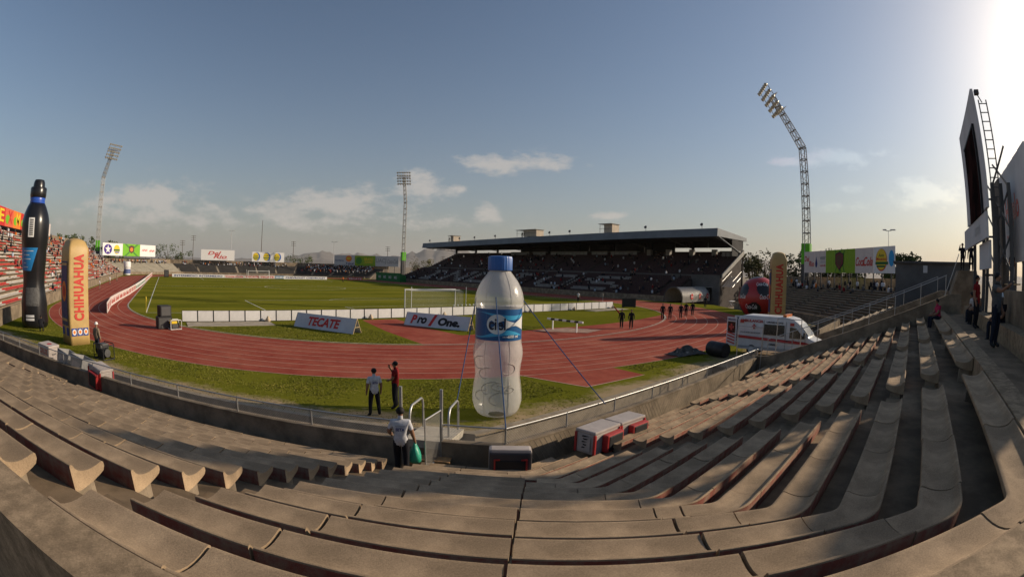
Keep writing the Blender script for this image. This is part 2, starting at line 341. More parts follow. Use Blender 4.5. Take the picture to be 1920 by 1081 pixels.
for a, b in zip(P, P[1:]): ln(*a, *b)
lines.build('pitch_markings', pl)['kind'] = 'structure'
# grass blades on the near verge, inside the bend and on the goal side strip
def blades():
    rnd = random.Random(3); v = []; f = []
    n = 0
    while n < 42000:
        x, y = rnd.uniform(-46, 8), rnd.uniform(-39.2, -7)
        u = -(x+y)*S2
        if u > 43.9: continue
        r = math.hypot(x, y-CY0); d = math.hypot(x+31.8, y+50.6)
        if y > -9: continue
        if RI-.3 < r < RO+.12: continue
        if r < RI:
            if d > 45 or (-15 < x < -9 and y < -8) or (y < -20 and x > -10) : continue
            if -30 < x < -22 and y > -10.7: continue
        if -16.2 < x < -10.3 and y < -32.8 and r > RO: continue
        if rnd.random() > min(1, (22/d)**1.3): continue
        if (u > 41.6 or y < -37.0) and rnd.random() < .75: continue
        if math.sin(x*.8+2*math.sin(y*.5))+math.sin(y*1.1+1.5*math.sin(x*.4)) > .9+rnd.uniform(-1.1,1.1) and r > RO: continue
        a = rnd.uniform(0, 6.28); w = rnd.uniform(.012, .03)*(1+d/40); h = rnd.uniform(.012, .035)
        dx, dy = math.cos(a)*w, math.sin(a)*w; tx, ty = rnd.uniform(-.03,.03), rnd.uniform(-.03,.03)
        k = len(v); v += [(x-dx,y-dy,0),(x+dx,y+dy,0),(x+tx,y+ty,h)]; f.append((k,k+1,k+2)); n += 1
    mb = MB(); mb.v, mb.f, mb.m = v, f, [0]*len(f)
    tag(mb.build('grass_tufts', mat('grass_blade', (.10,.112,.014), .8, .4, .5, col2=(.23,.20,.04), coord='Geo', spec=.15)), 'short uneven grass on the verge between track and field wall', 'grass', kind='stuff')
blades()
# mountains far behind
def mountains():
    mb = MB(); mb2 = []
    rnd = random.Random(5); D = 11000.0; n = 420; az0, az1 = R(-70), R(125)
    key = [(-70,.8),(-20,.3),(8,.35),(14,.6),(17,1.15),(19.2,1.55),(21,1.2),(23,1.35),(25.5,1.25),(27.5,1.1),(29.5,1.55),(31.5,2.1),(33.5,2.35),(35.5,2.2),(38,1.7),(44,1.3),(52,1.0),(60,1.2),(66,1.5),(69.5,1.9),(71.5,2.0),(73,1.4),(78,.9),(90,.8),(125,.7)]
    def hh(a):
        for (a0,h0),(a1,h1) in zip(key, key[1:]):
            if a0 <= a <= a1: return h0+(h1-h0)*(a-a0)/(a1-a0)
        return .5
    ph = [rnd.uniform(0,6.28) for _ in range(8)]
    rows = 7; V = []
    for i in range(n+1):
        a = az0+(az1-az0)*i/n; ad = math.degrees(a)
        e = hh(ad)*(1+.07*math.sin(ad*3.1+ph[0])+.06*math.sin(ad*7.7+ph[1])+.035*math.sin(ad*17+ph[2])+.02*math.sin(ad*41+ph[3]))
        for j in range(rows):
            t = j/(rows-1); dist = D - 2600*(1-t) + 500*t*math.sin(ad*5+j)*.3
            z = math.tan(R(e))*D*(t**1.25)*(1+(.14*math.sin(ad*13+j*1.9)+.10*math.sin(ad*29+j*2.7+ph[4])) * (1-t)*1.2)
            V.append((CAM.x+dist*math.sin(a), CAM.y+dist*math.cos(a), z if j else -30))
    F = [(i*rows+j, (i+1)*rows+j, (i+1)*rows+j+1, i*rows+j+1) for i in range(n) for j in range(rows-1)]
    mb.add(V, F); o = mb.build('hills', mat('bare_rock', (.17,.145,.12), .95, .3, .0016, coord='Geo')); o['kind'] = 'structure'; smooth_by(o.data, 180)
mountains()
# ------------------------------------------------------------------ near stands: diagonal wing and end wing, 13 bench rows each
BENCH = mat('bench_concrete', (.36, .262, .168), .92, .16, 2.2, bump=.35, bscale=200, rnd=.13, spec=.1, speck=.75, sscale=85)
BRED = mat('worn_red_paint', (.25, .078, .055), .9, .3, 6.0, col2=(.29, .20, .14), thr=(.42,.68), spec=.2, bump=.3, bscale=90)
STEP = mat('tread_concrete', (.215, .155, .098), .92, .25, 1.6, bump=.4, bscale=90, coord='Geo', spec=.15, speck=.4, sscale=120)
COPE = mat('rough_coping', (.30, .22, .14), .95, .25, 7, bump=.25, bscale=120, coord='Geo', spec=.1, speck=.7, sscale=60)
WALLC = mat('parapet_concrete', (.225, .178, .125), .92, .28, 1.4, bump=.35, bscale=50, coord='Geo', spec=.15, speck=.4, sscale=60)
PAR = Vector((-24.19, -42.0, 0)); EV = Vector((S2, -S2, 0)); NV = Vector((-S2, -S2, 0))
T22 = math.tan(R(22.5)); DK, DZ, O0 = .768, .276, .55
PROF = [(0,.245),(0,.480),(.006,.490),(.020,.494),(.034,.488),(.055,.452),(.085,.425),(.135,.406),(.200,.396),(.265,.396),(.330,.404),(.385,.416),(.410,.418),(.427,.406),(.430,.370),(.408,.332),(.360,.310),(.250,.275),(.120,.250),(.070,.245)]
PM = [1]+[0]*19; BW = .43
def dpt(s, o, z=0): return PAR + EV*s + NV*o + Vector((0,0,z))
def zt(k): return -.02+DZ*k
def rear(k): return O0+DK*k+BW
def bench_piece(L, key, nm='bench'):
    if key not in MATS:
        mb = MB(); mb.sweep([(-q, z) for q, z in PROF], [((-L/2,0,0),(0,1)), ((L/2,0,0),(0,1))], PM)
        MATS[key] = me = mb.mesh(nm, [BENCH, BRED])
        bm = bmesh.new(); bm.from_mesh(me); bmesh.ops.recalc_face_normals(bm, faces=bm.faces); bm.to_mesh(me); bm.free()
        smooth_by(me, 40)
    return MATS[key]
rb = random.Random(11)
def place_bench(parent, p, ang, L, k):
    o = link('bench', bench_piece(L, 'bench%.2f' % L), parent)
    o.location = (p[0]+rb.uniform(-.006,.006), p[1]+rb.uniform(-.006,.006), p[2]+rb.uniform(-.008,.006)); o.rotation_euler = (rb.uniform(-.006,.006), rb.uniform(-.003,.003), ang+rb.uniform(-.003,.003))
    return o
def spans(a, b, L):
    # cut a..b into pieces of about L
    n = max(1, round((b-a)/L)); w = (b-a)/n; return [(a+w*i, a+w*(i+1)) for i in range(n)]
standD = thing('concrete_grandstand', 'tan concrete terrace of long bench rows descending to the chain-link gate', 'grandstand', tuple(PAR))
standE = thing('concrete_grandstand', 'shadowed concrete terrace with red-backed benches beside the ambulance passage', 'grandstand', tuple(PAR))
for s_ in (standD, standE): s_.location = (0,0,0)
ANG_D = math.atan2(EV.y, EV.x)      # local x along the row, local y = towards rear -> bench profile uses -y for the front
SEND = -34.5; pieces = []
for k in range(13):
    rr = rear(k); z = zt(k); sc0 = T22*rr
    fr = O0+DK*k
    for a, b in spans(-2.06, -.93, 1.3): pieces.append((k, a, b))
    s0 = -.93
    while s0 + 1.48 < T22*fr - .55: pieces.append((k, s0, s0+1.48)); s0 += 1.48
    pieces.append((k, s0, T22*fr-.42)) if T22*fr-.42 - s0 > .25 else None
    s0 = -2.92; first = True
    while s0 > SEND:
        L = 1.48; pieces.append((k, s0-L, s0)); s0 -= L
        if abs(s0 - (-2.92-1.48*9)) < .01: s0 -= .85         # next aisle
    # corner piece swept round the kink
    s1 = (T22*fr-.42); 
    x1 = PAR.x - T22*0 + 0
    path = []
    A = dpt(min(s1, s1), rr, z); cD = (dpt(s1, rr, z), NV)
    ex = PAR.x - T22*fr + .42                                # start of the straight on the end wing
    cE = (Vector((ex, PAR.y-rr, z)), Vector((0,-1,0)))
    # centre of the bend: inner corner offset towards the field
    cor_in = Vector((PAR.x - T22*(fr-.25), PAR.y-(fr-.25), z)); rad = rr-(fr-.25)
    for i in range(9):
        t = i/8; a = R(225+45*t); d = Vector((math.cos(a), math.sin(a), 0)); path.append((cor_in + d*rad, d))
    full = [cD] + path + [cE]
    mb = MB(); mb.sweep([(-q, zz) for q, zz in PROF], full, PM); o = mb.build('corner_bench', [BENCH, BRED], standD, fix=True); smooth_by(o.data, 40)
pieces = [q for q in pieces if q]
def pd(q):
    c = dpt((q[1]+q[2])/2, rear(q[0]), zt(q[0])); return (c-CAM).length
pieces.sort(key=pd)
rest = MB()
for i, (k, a, b) in enumerate(pieces):
    L = b-a-.028; c = dpt((a+b)/2, rear(k), zt(k))
    if i < 285: place_bench(standD, c, ANG_D, round(L, 2), k)
    else: rest.sweep([(-q, z) for q, z in PROF], [(dpt(a+.014, rear(k), zt(k)), NV), (dpt(b-.014, rear(k), zt(k)), NV)], PM)
ro = rest.build('distant_benches', [BENCH, BRED], standD, fix=True); ro['kind'] = 'stuff'; smooth_by(ro.data, 40)
# end wing benches
XT = -6.2
AIS = [(-23.1,-21.75), (-16.6,-15.55), (-10.6,-9.6)]
for k in range(13):
    rr = rear(k); z = zt(k); fr = O0+DK*k; x0 = PAR.x - T22*fr + .42
    cuts = [x0] + [v for a in AIS for v in a if v > x0] + [XT]
    if x0 > AIS[0][0]: cuts = [AIS[0][1]] + [v for a in AIS[1:] for v in a] + [XT]
    for a, b in zip(cuts[0::2], cuts[1::2]):
        if b-a < .15: continue
        for p, q in spans(a, b-.03, 1.45):
            o = place_bench(standE, Vector(((p+q)/2, PAR.y-rr, z)), math.pi*0, round(q-p-.028, 2), k)
# fix orientation: local +y of a piece points to the front; rows of the end wing face +Y, rows of the diagonal face (1,1)
for o in standD.children:
    if o.name.startswith('bench'): o.rotation_euler.z = math.atan2(-NV.y, -NV.x) - math.pi/2 + rb.uniform(-.003,.003)
for me in [v for k, v in MATS.items() if k.startswith('bench') and isinstance(v, bpy.types.Mesh)]:
    me.transform(Matrix.Diagonal((1,-1,1,1))); me.flip_normals()
# terraces: treads and risers as one stepped solid per wing
def terrace(parent, A, B, fa, fb, top):
    # A(o,z), B(o,z): the two end lines
    pr = [(.02,-1.4)]
    for k in range(13):
        o0 = .02 if k == 0 else rear(k-1)+.004; pr += [(o0, zt(k)), (rear(k)+.004, zt(k))]
    pr += [(rear(12)+.004, zt(12)), (rear(12)+.004, -1.4)]
    mb = MB(); n = len(pr); L = [A(o, z) for o, z in pr]; Q = [B(o, z) for o, z in pr]
    mb.ribbon(L, Q); mb.add(L, [tuple(range(n))]); mb.add(Q, [tuple(range(n))[::-1]])
    return mb.build('terrace_steps', STEP, parent, fix=False)
terrace(standD, lambda o,z: dpt(SEND-3,o,z), lambda o,z: dpt(T22*o,o,z), 0, 0, 0)
terrace(standE, lambda o,z: Vector((PAR.x-T22*o,PAR.y-o,z)), lambda o,z: Vector((XT,PAR.y-o,z)), 0, 0, 0)
# support blocks under the bench ends at the aisles
LEG = mat('support_block', (.24,.19,.135), .92, .2, 5, speck=.5, sscale=60, bump=.3, bscale=60)
MD = lambda s, o, z: Matrix.Translation(dpt(s,o,z)) @ Matrix((EV, -NV, Vector((0,0,1)))).transposed().to_4x4()
for k in range(13):
    for s in (-3.06, -1.92, -16.10): MB().bbox(-.07,.07,.06,.30,0,.262,.012,M=MD(s, rear(k), zt(k))).build('support_block', LEG, standD, fix=True)
    for a, b in AIS:
        for x in (a-.14, b+.14): 
            if x > PAR.x-T22*(O0+DK*k)+.6: MB().bbox(x-.07,x+.07,PAR.y-rear(k)+.06,PAR.y-rear(k)+.30,zt(k),zt(k)+.262,.012).build('support_block', LEG, standE, fix=True)
# aisle half steps
for k in range(1, 13):
    o1 = rear(k-1)+.0; w0 = o1-.36
    for (a, b) in ((-2.90,-2.08), (-2.92-1.48*9-.83, -2.92-1.48*9-.02)):
        M = Matrix.Translation(dpt(0,0,0)) @ Matrix((EV, -NV, Vector((0,0,1)))).transposed().to_4x4()
        MB().bbox(a+.01, b-.01, -o1+.001, -w0, zt(k-1)-.02, zt(k-1)+DZ/2, .012, M=M).build('aisle_step', STEP, standD, fix=True)
    for (a, b) in AIS:
        if PAR.x-T22*(O0+DK*k)+.42 > a: 
            if b > -21: pass
            else: continue
        MB().bbox(a+.02, b-.02, PAR.y-o1+.001, PAR.y-w0, zt(k-1)-.02, zt(k-1)+DZ/2+.03, .012).build('aisle_step', STEP, standE, fix=True)
# coping wall behind the top row and the walkway floor behind it
def strip_wall(parent, o0, o1, z0, z1, m, nm, sA=SEND-3, xB=XT):
    c0, c1 = Vector((PAR.x-T22*o0, PAR.y-o0, 0)), Vector((PAR.x-T22*o1, PAR.y-o1, 0))
    for (p0, p1, q0, q1) in ((dpt(sA,o0), dpt(sA,o1), c0, c1), (c0, c1, Vector((xB,PAR.y-o0,0)), Vector((xB,PAR.y-o1,0)))):
        mb = MB(); Z = lambda p, z: (p.x, p.y, z)
        mb.add([Z(p0,z0),Z(p1,z0),Z(q1,z0),Z(q0,z0),Z(p0,z1),Z(p1,z1),Z(q1,z1),Z(q0,z1)], [(0,3,2,1),(4,5,6,7),(0,1,5,4),(1,2,6,5),(2,3,7,6),(3,0,4,7)])
        mb.build(nm, m, parent, fix=True)
strip_wall(standD, rear(12)+.02, rear(12)+.40, -1.4, 3.80, COPE, 'coping_wall')
strip_wall(standD, rear(12)+.405, rear(12)+4.6, -1.4, 2.5, STEP, 'walkway_floor')
MB().box(PAR.x-T22*11.0, XT, -54.25, PAR.y-rear(12)-.41, 2.51, 3.70).build('upper_walkway', STEP, standE)
# parapet towards the moat, moat floor, field wall
def par_run(nm, parent, o0, o1, z0, z1, m, gap=None):
    c = lambda o: Vector((PAR.x-T22*o, PAR.y-o, 0)); Z = lambda p, z: (p.x, p.y, z)
    runs = [(dpt(SEND-3,o0), dpt(SEND-3,o1), dpt(gap[0],o0), dpt(gap[0],o1)), (dpt(gap[1],o0), dpt(gap[1],o1), c(o0), c(o1))] if gap else [(dpt(SEND-3,o0), dpt(SEND-3,o1), c(o0), c(o1))]
    runs.append((c(o0), c(o1), Vector((XT,PAR.y-o0,0)), Vector((XT,PAR.y-o1,0))))
    for p0, p1, q0, q1 in runs:
        MB().add([Z(p0,z0),Z(p1,z0),Z(q1,z0),Z(q0,z0),Z(p0,z1),Z(p1,z1),Z(q1,z1),Z(q0,z1)], [(0,3,2,1),(4,5,6,7),(0,1,5,4),(1,2,6,5),(2,3,7,6),(3,0,4,7)]).build(nm, m, parent, fix=True)
GAP = (-2.75, -1.65)
parw = thing('parapet_wall', 'low concrete parapet carrying the chain-link fence in front of the lowest benches', 'wall')
par_run('wall_segment', parw, -.20, 0.0, -1.45, .75, WALLC, GAP)
par_run('coping', parw, -.22, .02, .752, .79, WALLC, GAP)
fw = thing('field_wall', 'concrete retaining wall along the grass edge of the dry moat', 'wall')
par_run('wall_segment', fw, -3.05, -2.80, -1.45, .06, conc)
mfl = MB(); 
for p in ([dpt(SEND-3,-2.8,-1.40), dpt(SEND-3,-.2,-1.40), Vector((PAR.x+T22*.2,PAR.y+.2,-1.40)), Vector((PAR.x+T22*2.8,PAR.y+2.8,-1.40))], [Vector((PAR.x+T22*.2,PAR.y+.2,-1.40)), Vector((XT,PAR.y+.2,-1.40)), Vector((XT,PAR.y+2.8,-1.40)), Vector((PAR.x+T22*2.8,PAR.y+2.8,-1.40))]):
    mfl.poly([tuple(q) for q in p])
mfl.build('moat_floor', STEP)['kind'] = 'structure'
# chain link fence above the parapet
def link_mesh(mb, A, B, z0, z1, pitch=.075, r=.0032):
    A, B = Vector(A), Vector(B); d = (B-A); L = d.length; d /= L; H = z1-z0; nrm = d.cross(Vector((0,0,1)))
    def strand(p, q):
        t = (q-p).normalized(); a = nrm*r; b = t.cross(nrm)*r
        k = len(mb.v); mb.v += [tuple(p+a), tuple(p-b), tuple(p+b), tuple(q+a), tuple(q-b), tuple(q+b)]
        mb.f += [(k,k+1,k+4,k+3),(k+1,k+2,k+5,k+4),(k+2,k,k+3,k+5)]; mb.m += [0]*3
    n = int((L+H)/pitch)
    for i in range(n+1):
        x0 = i*pitch - H
        for sgn in (1, -1):
            xa, za, xb, zb = x0, 0, x0+H, H
            if xa < 0: za = -xa; xa = 0
            if xb > L: zb = H-(xb-L); xb = L
            if xb-xa < .02: continue
            if sgn < 0: za, zb = H-za, H-zb
            strand(A+d*xa+Vector((0,0,z0+za)), A+d*xb+Vector((0,0,z0+zb)))
WIRE = mat('galvanised_wire', (.38,.36,.33), .5, .15, 20, metal=.6, spec=.5)
def fence(label, A, B, z0, z1, step, mesh=True, post_r=.024, rail=True, mid=False, m=SILVER, pitch=.075):
    f = thing('chain_link_fence', label, 'fence', (A[0], A[1], z0)); f.location = (0,0,0)
    A, B = Vector((A[0],A[1],0)), Vector((B[0],B[1],0)); L = (B-A).length; n = max(1, round(L/step))
    for i in range(n+1):
        p = A+(B-A)*(i/n); MB().tube([(p.x,p.y,z0-.05),(p.x,p.y,z1+.02)], post_r, 8).build('post', m, f, smooth=60)
    if rail: MB().tube([(A.x,A.y,z1),(B.x,B.y,z1)], .021, 8).build('top_rail', m, f, smooth=60)
    if mid: MB().tube([(A.x,A.y,(z0+z1)/2),(B.x,B.y,(z0+z1)/2)], .016, 6).build('mid_rail', m, f, smooth=60)
    if mesh:
        mb = MB(); link_mesh(mb, A, B, z0+.01, z1-.02, pitch); o = mb.build('wire_mesh', WIRE, f); o['kind'] = 'stuff'
    return f
PA = dpt(SEND-2, -.10); PG0 = dpt(GAP[0], -.10); PG1 = dpt(GAP[1], -.10); PC = Vector((PAR.x+T22*.1, PAR.y+.1, 0)); PE = Vector((XT+.2, PAR.y+.1, 0))
fence('long low chain-link fence on the parapet left of the gate', PA, PG0, .79, 1.22, 2.6)
fence('short chain-link fence between the gate and the stand corner', PG1, PC, .79, 1.22, 1.6)
fence('low chain-link fence with bright top rail running towards the ambulance', PC, PE, .79, 1.22, 2.4)
# decorative slanted joints cut in the end wing parapet are built as shallow ribs
ribs = MB()
x = PAR.x+.2
while x < XT-.4:
    up = int((x-PAR.x)/2.4) % 2
    for z in (0,):
        xa, xb = (x, x+.5) if up else (x+.5, x)
        ribs.add([(xa-.009,PAR.y-.006,.02),(xa+.009,PAR.y-.006,.02),(xb+.009,PAR.y-.006,.73),(xb-.009,PAR.y-.006,.73),(xa-.012,PAR.y+.01,.02),(xa+.012,PAR.y+.01,.02),(xb+.012,PAR.y+.01,.73),(xb-.012,PAR.y+.01,.73)],[(0,1,2,3),(0,4,5,1),(1,5,6,2),(2,6,7,3),(3,7,4,0)])
    x += .19
rbo = ribs.build('slanted_ribs', conc, parw, fix=True); rbo['kind'] = 'stuff'
# gate, bridge slab, hand rails, step box
gate = thing('field_gate', 'open steel gate with two tall posts and a chain-link leaf', 'gate', (0,0,0))
g0, g1 = dpt(GAP[0]+.02,-.1), dpt(GAP[1]-.02,-.1)
for g in (g0, g1): MB().box(-.035,.035,-.035,.035,-.1,2.15, M=Matrix.Translation((g.x,g.y,.0)) @ Matrix.Rotation(R(-45),4,'Z')).build('gate_post', SILVER, gate)
lf = g1 + NV*.95 - EV*.20
fr_ = MB()
for z in (.35, 1.62): fr_.tube([(g1.x-.03,g1.y-.03,z),(lf.x,lf.y,z)], .019, 8)
fr_.tube([(lf.x,lf.y,.33),(lf.x,lf.y,1.64)], .019, 8); fr_.tube([(g1.x-.03,g1.y-.05,.33),(g1.x-.03,g1.y-.05,1.64)], .019, 8)
gl = fr_.build('gate_leaf', SILVER, gate, smooth=60)
lm = MB(); link_mesh(lm, (g1.x,g1.y,0), (lf.x,lf.y,0), .37, 1.60, .06, .004); lm.build('wire_mesh', WIRE, gl)['kind'] = 'stuff'
slab = thing('bridge_slab', 'pale concrete slab with two bent pipe handrails crossing the dry moat at the gate', 'bridge')
sA, sB = dpt(GAP[0]+.03,-.21,.70), dpt(GAP[1]+.12,-.21,.70); sC, sD = dpt(GAP[1]+.12,-2.95,.16), dpt(GAP[0]-.12,-2.95,.16)
mb = MB(); V = [sA,sB,sC,sD]; mb.add([tuple(v) for v in V]+[(v.x,v.y,v.z-.22) for v in V], [(0,1,2,3),(7,6,5,4),(0,4,5,1),(1,5,6,2),(2,6,7,3),(3,7,4,0)])
mb.build('slab', mat('slab_concrete', (.42,.38,.31), .85, .15, 3, coord='Geo', bump=.2, bscale=40), slab, fix=True)
for s in (GAP[0]-.02, GAP[1]-.02):
    pts = [dpt(s,-1.1,.45), dpt(s,-1.1,1.05), dpt(s,-1.2,1.22), dpt(s,-1.35,1.30), dpt(s,-2.45,1.22), dpt(s,-2.6,1.15), dpt(s,-2.68,1.0), dpt(s,-2.7,.2)]
    MB().tube(pts, .033, 10).build('handrail', SILVER, slab, smooth=60)
M = Matrix.Translation(dpt(-1.95,.20,-.02)) @ Matrix.Rotation(R(-45),4,'Z')
bxo = thing('wooden_step', 'orange-brown wooden step box under the gate opening', 'step', tuple(dpt(-1.95,.20,-.02)), R(-45))
MB().bbox(-.55,.55,-.16,.16,0,.36,.012).build('box_body', WOOD, bxo, fix=True); MB().bbox(-.57,.57,-.18,.18,.362,.40,.01).build('tread_board', WOOD, bxo, fix=True)
# ambulance passage through the end wing: sloping side walls with rails
psg = thing('passage_wall', 'sloping concrete side wall with pipe railing above the red-backed benches', 'wall')
def slope_wall(par, x0, x1, nm='wall_slab'):
    P = [(-.4,-1.45),(-.4,.85),(.6,.92),(10.9,4.62),(11.6,4.62),(11.6,-1.45)]
    mb = MB(); n = len(P); mb.add([(x0,PAR.y-o,z) for o,z in P]+[(x1,PAR.y-o,z) for o,z in P], [tuple(range(n)), tuple(range(n,2*n))[::-1]]+[(i,(i+1)%n,(i+1)%n+n,i+n) for i in range(n)])
    mb.build(nm, WALLC, par, fix=True)
slope_wall(psg, XT, XT+.25)
for i in range(8):
    o = .5+i*1.45; z = .92+(o-.6)*.3592; MB().tube([(XT+.12,PAR.y-o,z-.05),(XT+.12,PAR.y-o,z+.95)], .02, 6).build('rail_post', SILVER, psg, smooth=60)
MB().tube([(XT+.12,PAR.y-.5,1.83),(XT+.12,PAR.y-10.7,5.5)], .02, 8).build('hand_rail', SILVER, psg, smooth=60)
psg2 = thing('passage_wall', 'far side wall of the ambulance passage below the sunlit benches', 'wall')
slope_wall(psg2, 2.6, 2.85)
for i in range(9):
    o = .3+i*1.3; z = .92+(o-.6)*.3592; MB().tube([(2.72,PAR.y-o,z-.05),(2.72,PAR.y-o,z+.95)], .02, 6).build('rail_post', SILVER, psg2, smooth=60)
MB().tube([(2.72,PAR.y-.3,1.77),(2.72,PAR.y-10.7,5.5)], .02, 8).build('hand_rail', SILVER, psg2, smooth=60)
MB().poly([(XT+.25,-39.3),(2.6,-39.3),(2.6,-58),(XT+.25,-58)], -.012).build('passage_floor', STEP)['kind'] = 'structure'
# pipe frames at the mouth of the passage
for (x, y, h, lb) in ((-6.4,-41.5,2.5,'tall pipe railing frame standing at the ambulance rear doors'),(-4.9,-43.4,2.9,'tall pipe railing frame standing beside the ambulance windows')):
    f = thing('pipe_frame', lb, 'railing', (x,y,0))
    for dy in (-.75,.75): MB().tube([(0,dy,0),(0,dy,h)], .026, 8).build('upright', SILVER, f, smooth=60)
    for z in (h-.03, h*.5): MB().tube([(0,-.75,z),(0,.75,z)], .022, 8).build('cross_rail', SILVER, f, smooth=60)
# ------------------------------------------------------------------ the rest of the bowl
FBEN = mat('far_bench', (.24,.185,.13), .9, .15, .6, coord='Geo'); FTREAD = mat('far_tread', (.12,.10,.08), .92, .2, .4, coord='Geo')
def wing(label, A, B, rows=13, dk=DK, dz=DZ, zb=0.0, bay=9.0, cut=(0,0), bm=None, wall_h=.75, back=1.6, stair=None):
    """A to B: parapet line, the stand rises to the right of A->B seen from above"""
    w = thing('concrete_grandstand', label, 'grandstand')
    A, B = Vector((A[0],A[1],0)), Vector((B[0],B[1],0)); x = (B-A).normalized(); n = Vector((-x.y,x.x,0)); L = (B-A).length
    g = lambda s, o, z: A + x*s + n*o + Vector((0,0,z))
    sl = lambda o: (-cut[0]*o, L+cut[1]*o)
    def prism(nm, P, m):
        mb = MB(); k = len(P); mb.add([g(sl(o)[0],o,z) for o,z in P]+[g(sl(o)[1],o,z) for o,z in P], [tuple(range(k)), tuple(range(k,2*k))[::-1]]+[(i,(i+1)%k,(i+1)%k+k,i+k) for i in range(k)])
        return mb.build(nm, m, w, fix=True)
    prism('parapet', [(-.2,-1.5),(-.2,wall_h+zb),(0,wall_h+zb),(0,-1.5)], WALLC)
    P = [(.01,-1.5)]
    for k in range(rows): P += [(.02 if k == 0 else .55+dk*k-.29+.004, zb-.02+dz*k), (.55+dk*(k+1)-.29, zb-.02+dz*k)]
    top = .55+dk*rows-.29; zt_ = zb-.02+dz*(rows-1)
    P += [(top+.01, zt_+.5),(top+3.0, zt_+.5),(top+3.0,-1.5)]
    prism('terrace_steps', P, FTREAD)
    prism('rear_wall', [(top+3.0,-1.5),(top+3.0,zt_+.5+back),(top+3.2,zt_+.5+back),(top+3.2,-1.5)], WALLC)
    nb = max(1, round(L/bay))
    for k in range(rows):
        o = .55+dk*k; s0, s1 = sl(o); nbk = max(1, round((s1-s0)/bay)); z = zb-.02+dz*k
        for i in range(nbk):
            a, b = s0+(s1-s0)*i/nbk+.5, s0+(s1-s0)*(i+1)/nbk-.5
            mb = MB(); mb.sweep([(0,.0),(0,.46),(-.06,.46),(-.11,.37),(-.40,.37),(-.47,.41),(-.47,.34),(-.25,.22),(-.25,0)], [(g(a,o+.48,z), n), (g(b,o+.48,z), n)])
            mb.build('bench_row', bm or FBEN, w, fix=True)
    if stair:
        s0, s1 = sl(4); nbk = max(1, round((s1-s0)/bay))
        for i in range(nbk+1):
            s = s0+(s1-s0)*i/nbk; mb = MB()
            for k in range(rows-1):
                o = .55+dk*k-.25; z = zb-.02+dz*k; V = [g(s-.42,o+.3,z),g(s+.42,o+.3,z),g(s+.42,o+.77,z),g(s-.42,o+.77,z)]; mb.add([tuple(v) for v in V]+[(v.x,v.y,v.z+dz*.62) for v in V], [(4,5,6,7),(0,1,5,4),(1,2,6,5),(2,3,7,6),(3,0,4,7)])
            mb.build('aisle_stair', stair, w, fix=True)['kind'] = 'stuff'
    return w, g, top, zt_+.5
C = lambda sx, sy: Vector((sx*24.19, 52.5+sy*94.5, 0)); D_ = lambda sx, sy: Vector((sx*47.1, 52.5+sy*71.6, 0))
wing('sunlit concrete benches beyond the ambulance passage under the big scoreboard', (24.19,-42), (2.9,-42), cut=(T22,0))
wNR = wing('dark empty terraces below the long billboard with green crest panel', (47.1,-19.1), (24.19,-42), cut=(T22,T22))
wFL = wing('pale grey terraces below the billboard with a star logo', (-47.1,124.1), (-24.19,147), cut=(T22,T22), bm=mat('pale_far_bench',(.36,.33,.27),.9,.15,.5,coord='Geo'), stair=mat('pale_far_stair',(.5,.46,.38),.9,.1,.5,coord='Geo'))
DKB = mat('dark_far_bench',(.095,.09,.085),.9,.15,.5,coord='Geo'); PST = mat('pale_stair',(.42,.36,.27),.9,.1,.5,coord='Geo')  # darker bench colour for the far end and far right wings
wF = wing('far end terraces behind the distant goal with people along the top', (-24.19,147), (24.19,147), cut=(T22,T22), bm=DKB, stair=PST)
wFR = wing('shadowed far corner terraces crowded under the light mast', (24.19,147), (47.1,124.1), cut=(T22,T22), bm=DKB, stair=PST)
# left stand with red and white seats
REDSEAT = mat('red_seat', (.42,.045,.035), .6, .2, 2, coord='Geo'); WSEAT = mat('white_seat', (.46,.42,.37), .6, .12, 2, coord='Geo')
wL, gL, topL, zL = wing('long side stand filled with red and white seats', (-47.6,-19), (-47.6,124.1), rows=20, dk=.80, dz=.43, zb=.25, bay=11, wall_h=.9)
def seats_left():
    rs = random.Random(21); v = {0: MB(), 1: MB()}
    for k in range(20):
        o = .55+.8*k; z = .25-.02+.43*k
        y = -17.5; blk = 0
        while y < 124:
            if (y+19) % 11.9 < .9: y += .9; continue
            run = rs.choice((2,3,4,6,8)); c = (1 if rs.random() < .5 else 0)
            yy = y+.52*run-.04
            x0 = -47.6-o
            v[c].box(x0-.47, x0+.02, y, yy, z+.40, z+.47); v[c].box(x0-.50, x0-.45, y, yy, z+.47, z+.60)
            y += .52*run
    for c, nm in ((0,'red_seats'),(1,'white_seats')):
        o = v[c].build(nm, (REDSEAT, WSEAT)[c], wL); o['kind'] = 'stuff'
seats_left()
# ------------------------------------------------------------------ main stand with its long roof
ms = thing('covered_grandstand', 'long main stand in shadow under a dark flat cantilever roof', 'grandstand')
Y0, Y1 = -10.4, 99.0
DSTEP = mat('stand_tread', (.055,.045,.04), .95, .2, .5, coord='Geo'); DSEAT = mat('maroon_seat', (.045,.022,.022), .7, .2, 2, coord='Geo')  # tread and seat colours deepened to carry the stand's shade
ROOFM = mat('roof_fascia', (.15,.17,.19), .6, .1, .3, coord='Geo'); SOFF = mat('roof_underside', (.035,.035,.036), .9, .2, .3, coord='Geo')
def yprism(P, y0, y1, nm, m, par):
    k = len(P); return MB().add([(x,y0,z) for x,z in P]+[(x,y1,z) for x,z in P], [tuple(range(k)), tuple(range(k,2*k))[::-1]]+[(i,(i+1)%k,(i+1)%k+k,i+k) for i in range(k)]).build(nm, m, par, fix=True)
def tier(n, x0, z0, dx, dz):
    P = [(x0,-1.5)]
    for k in range(n): P += [(x0+dx*k+(.004 if k else 0), z0+dz*k), (x0+dx*(k+1), z0+dz*k)]
    return P+[(x0+dx*n,-1.5)]
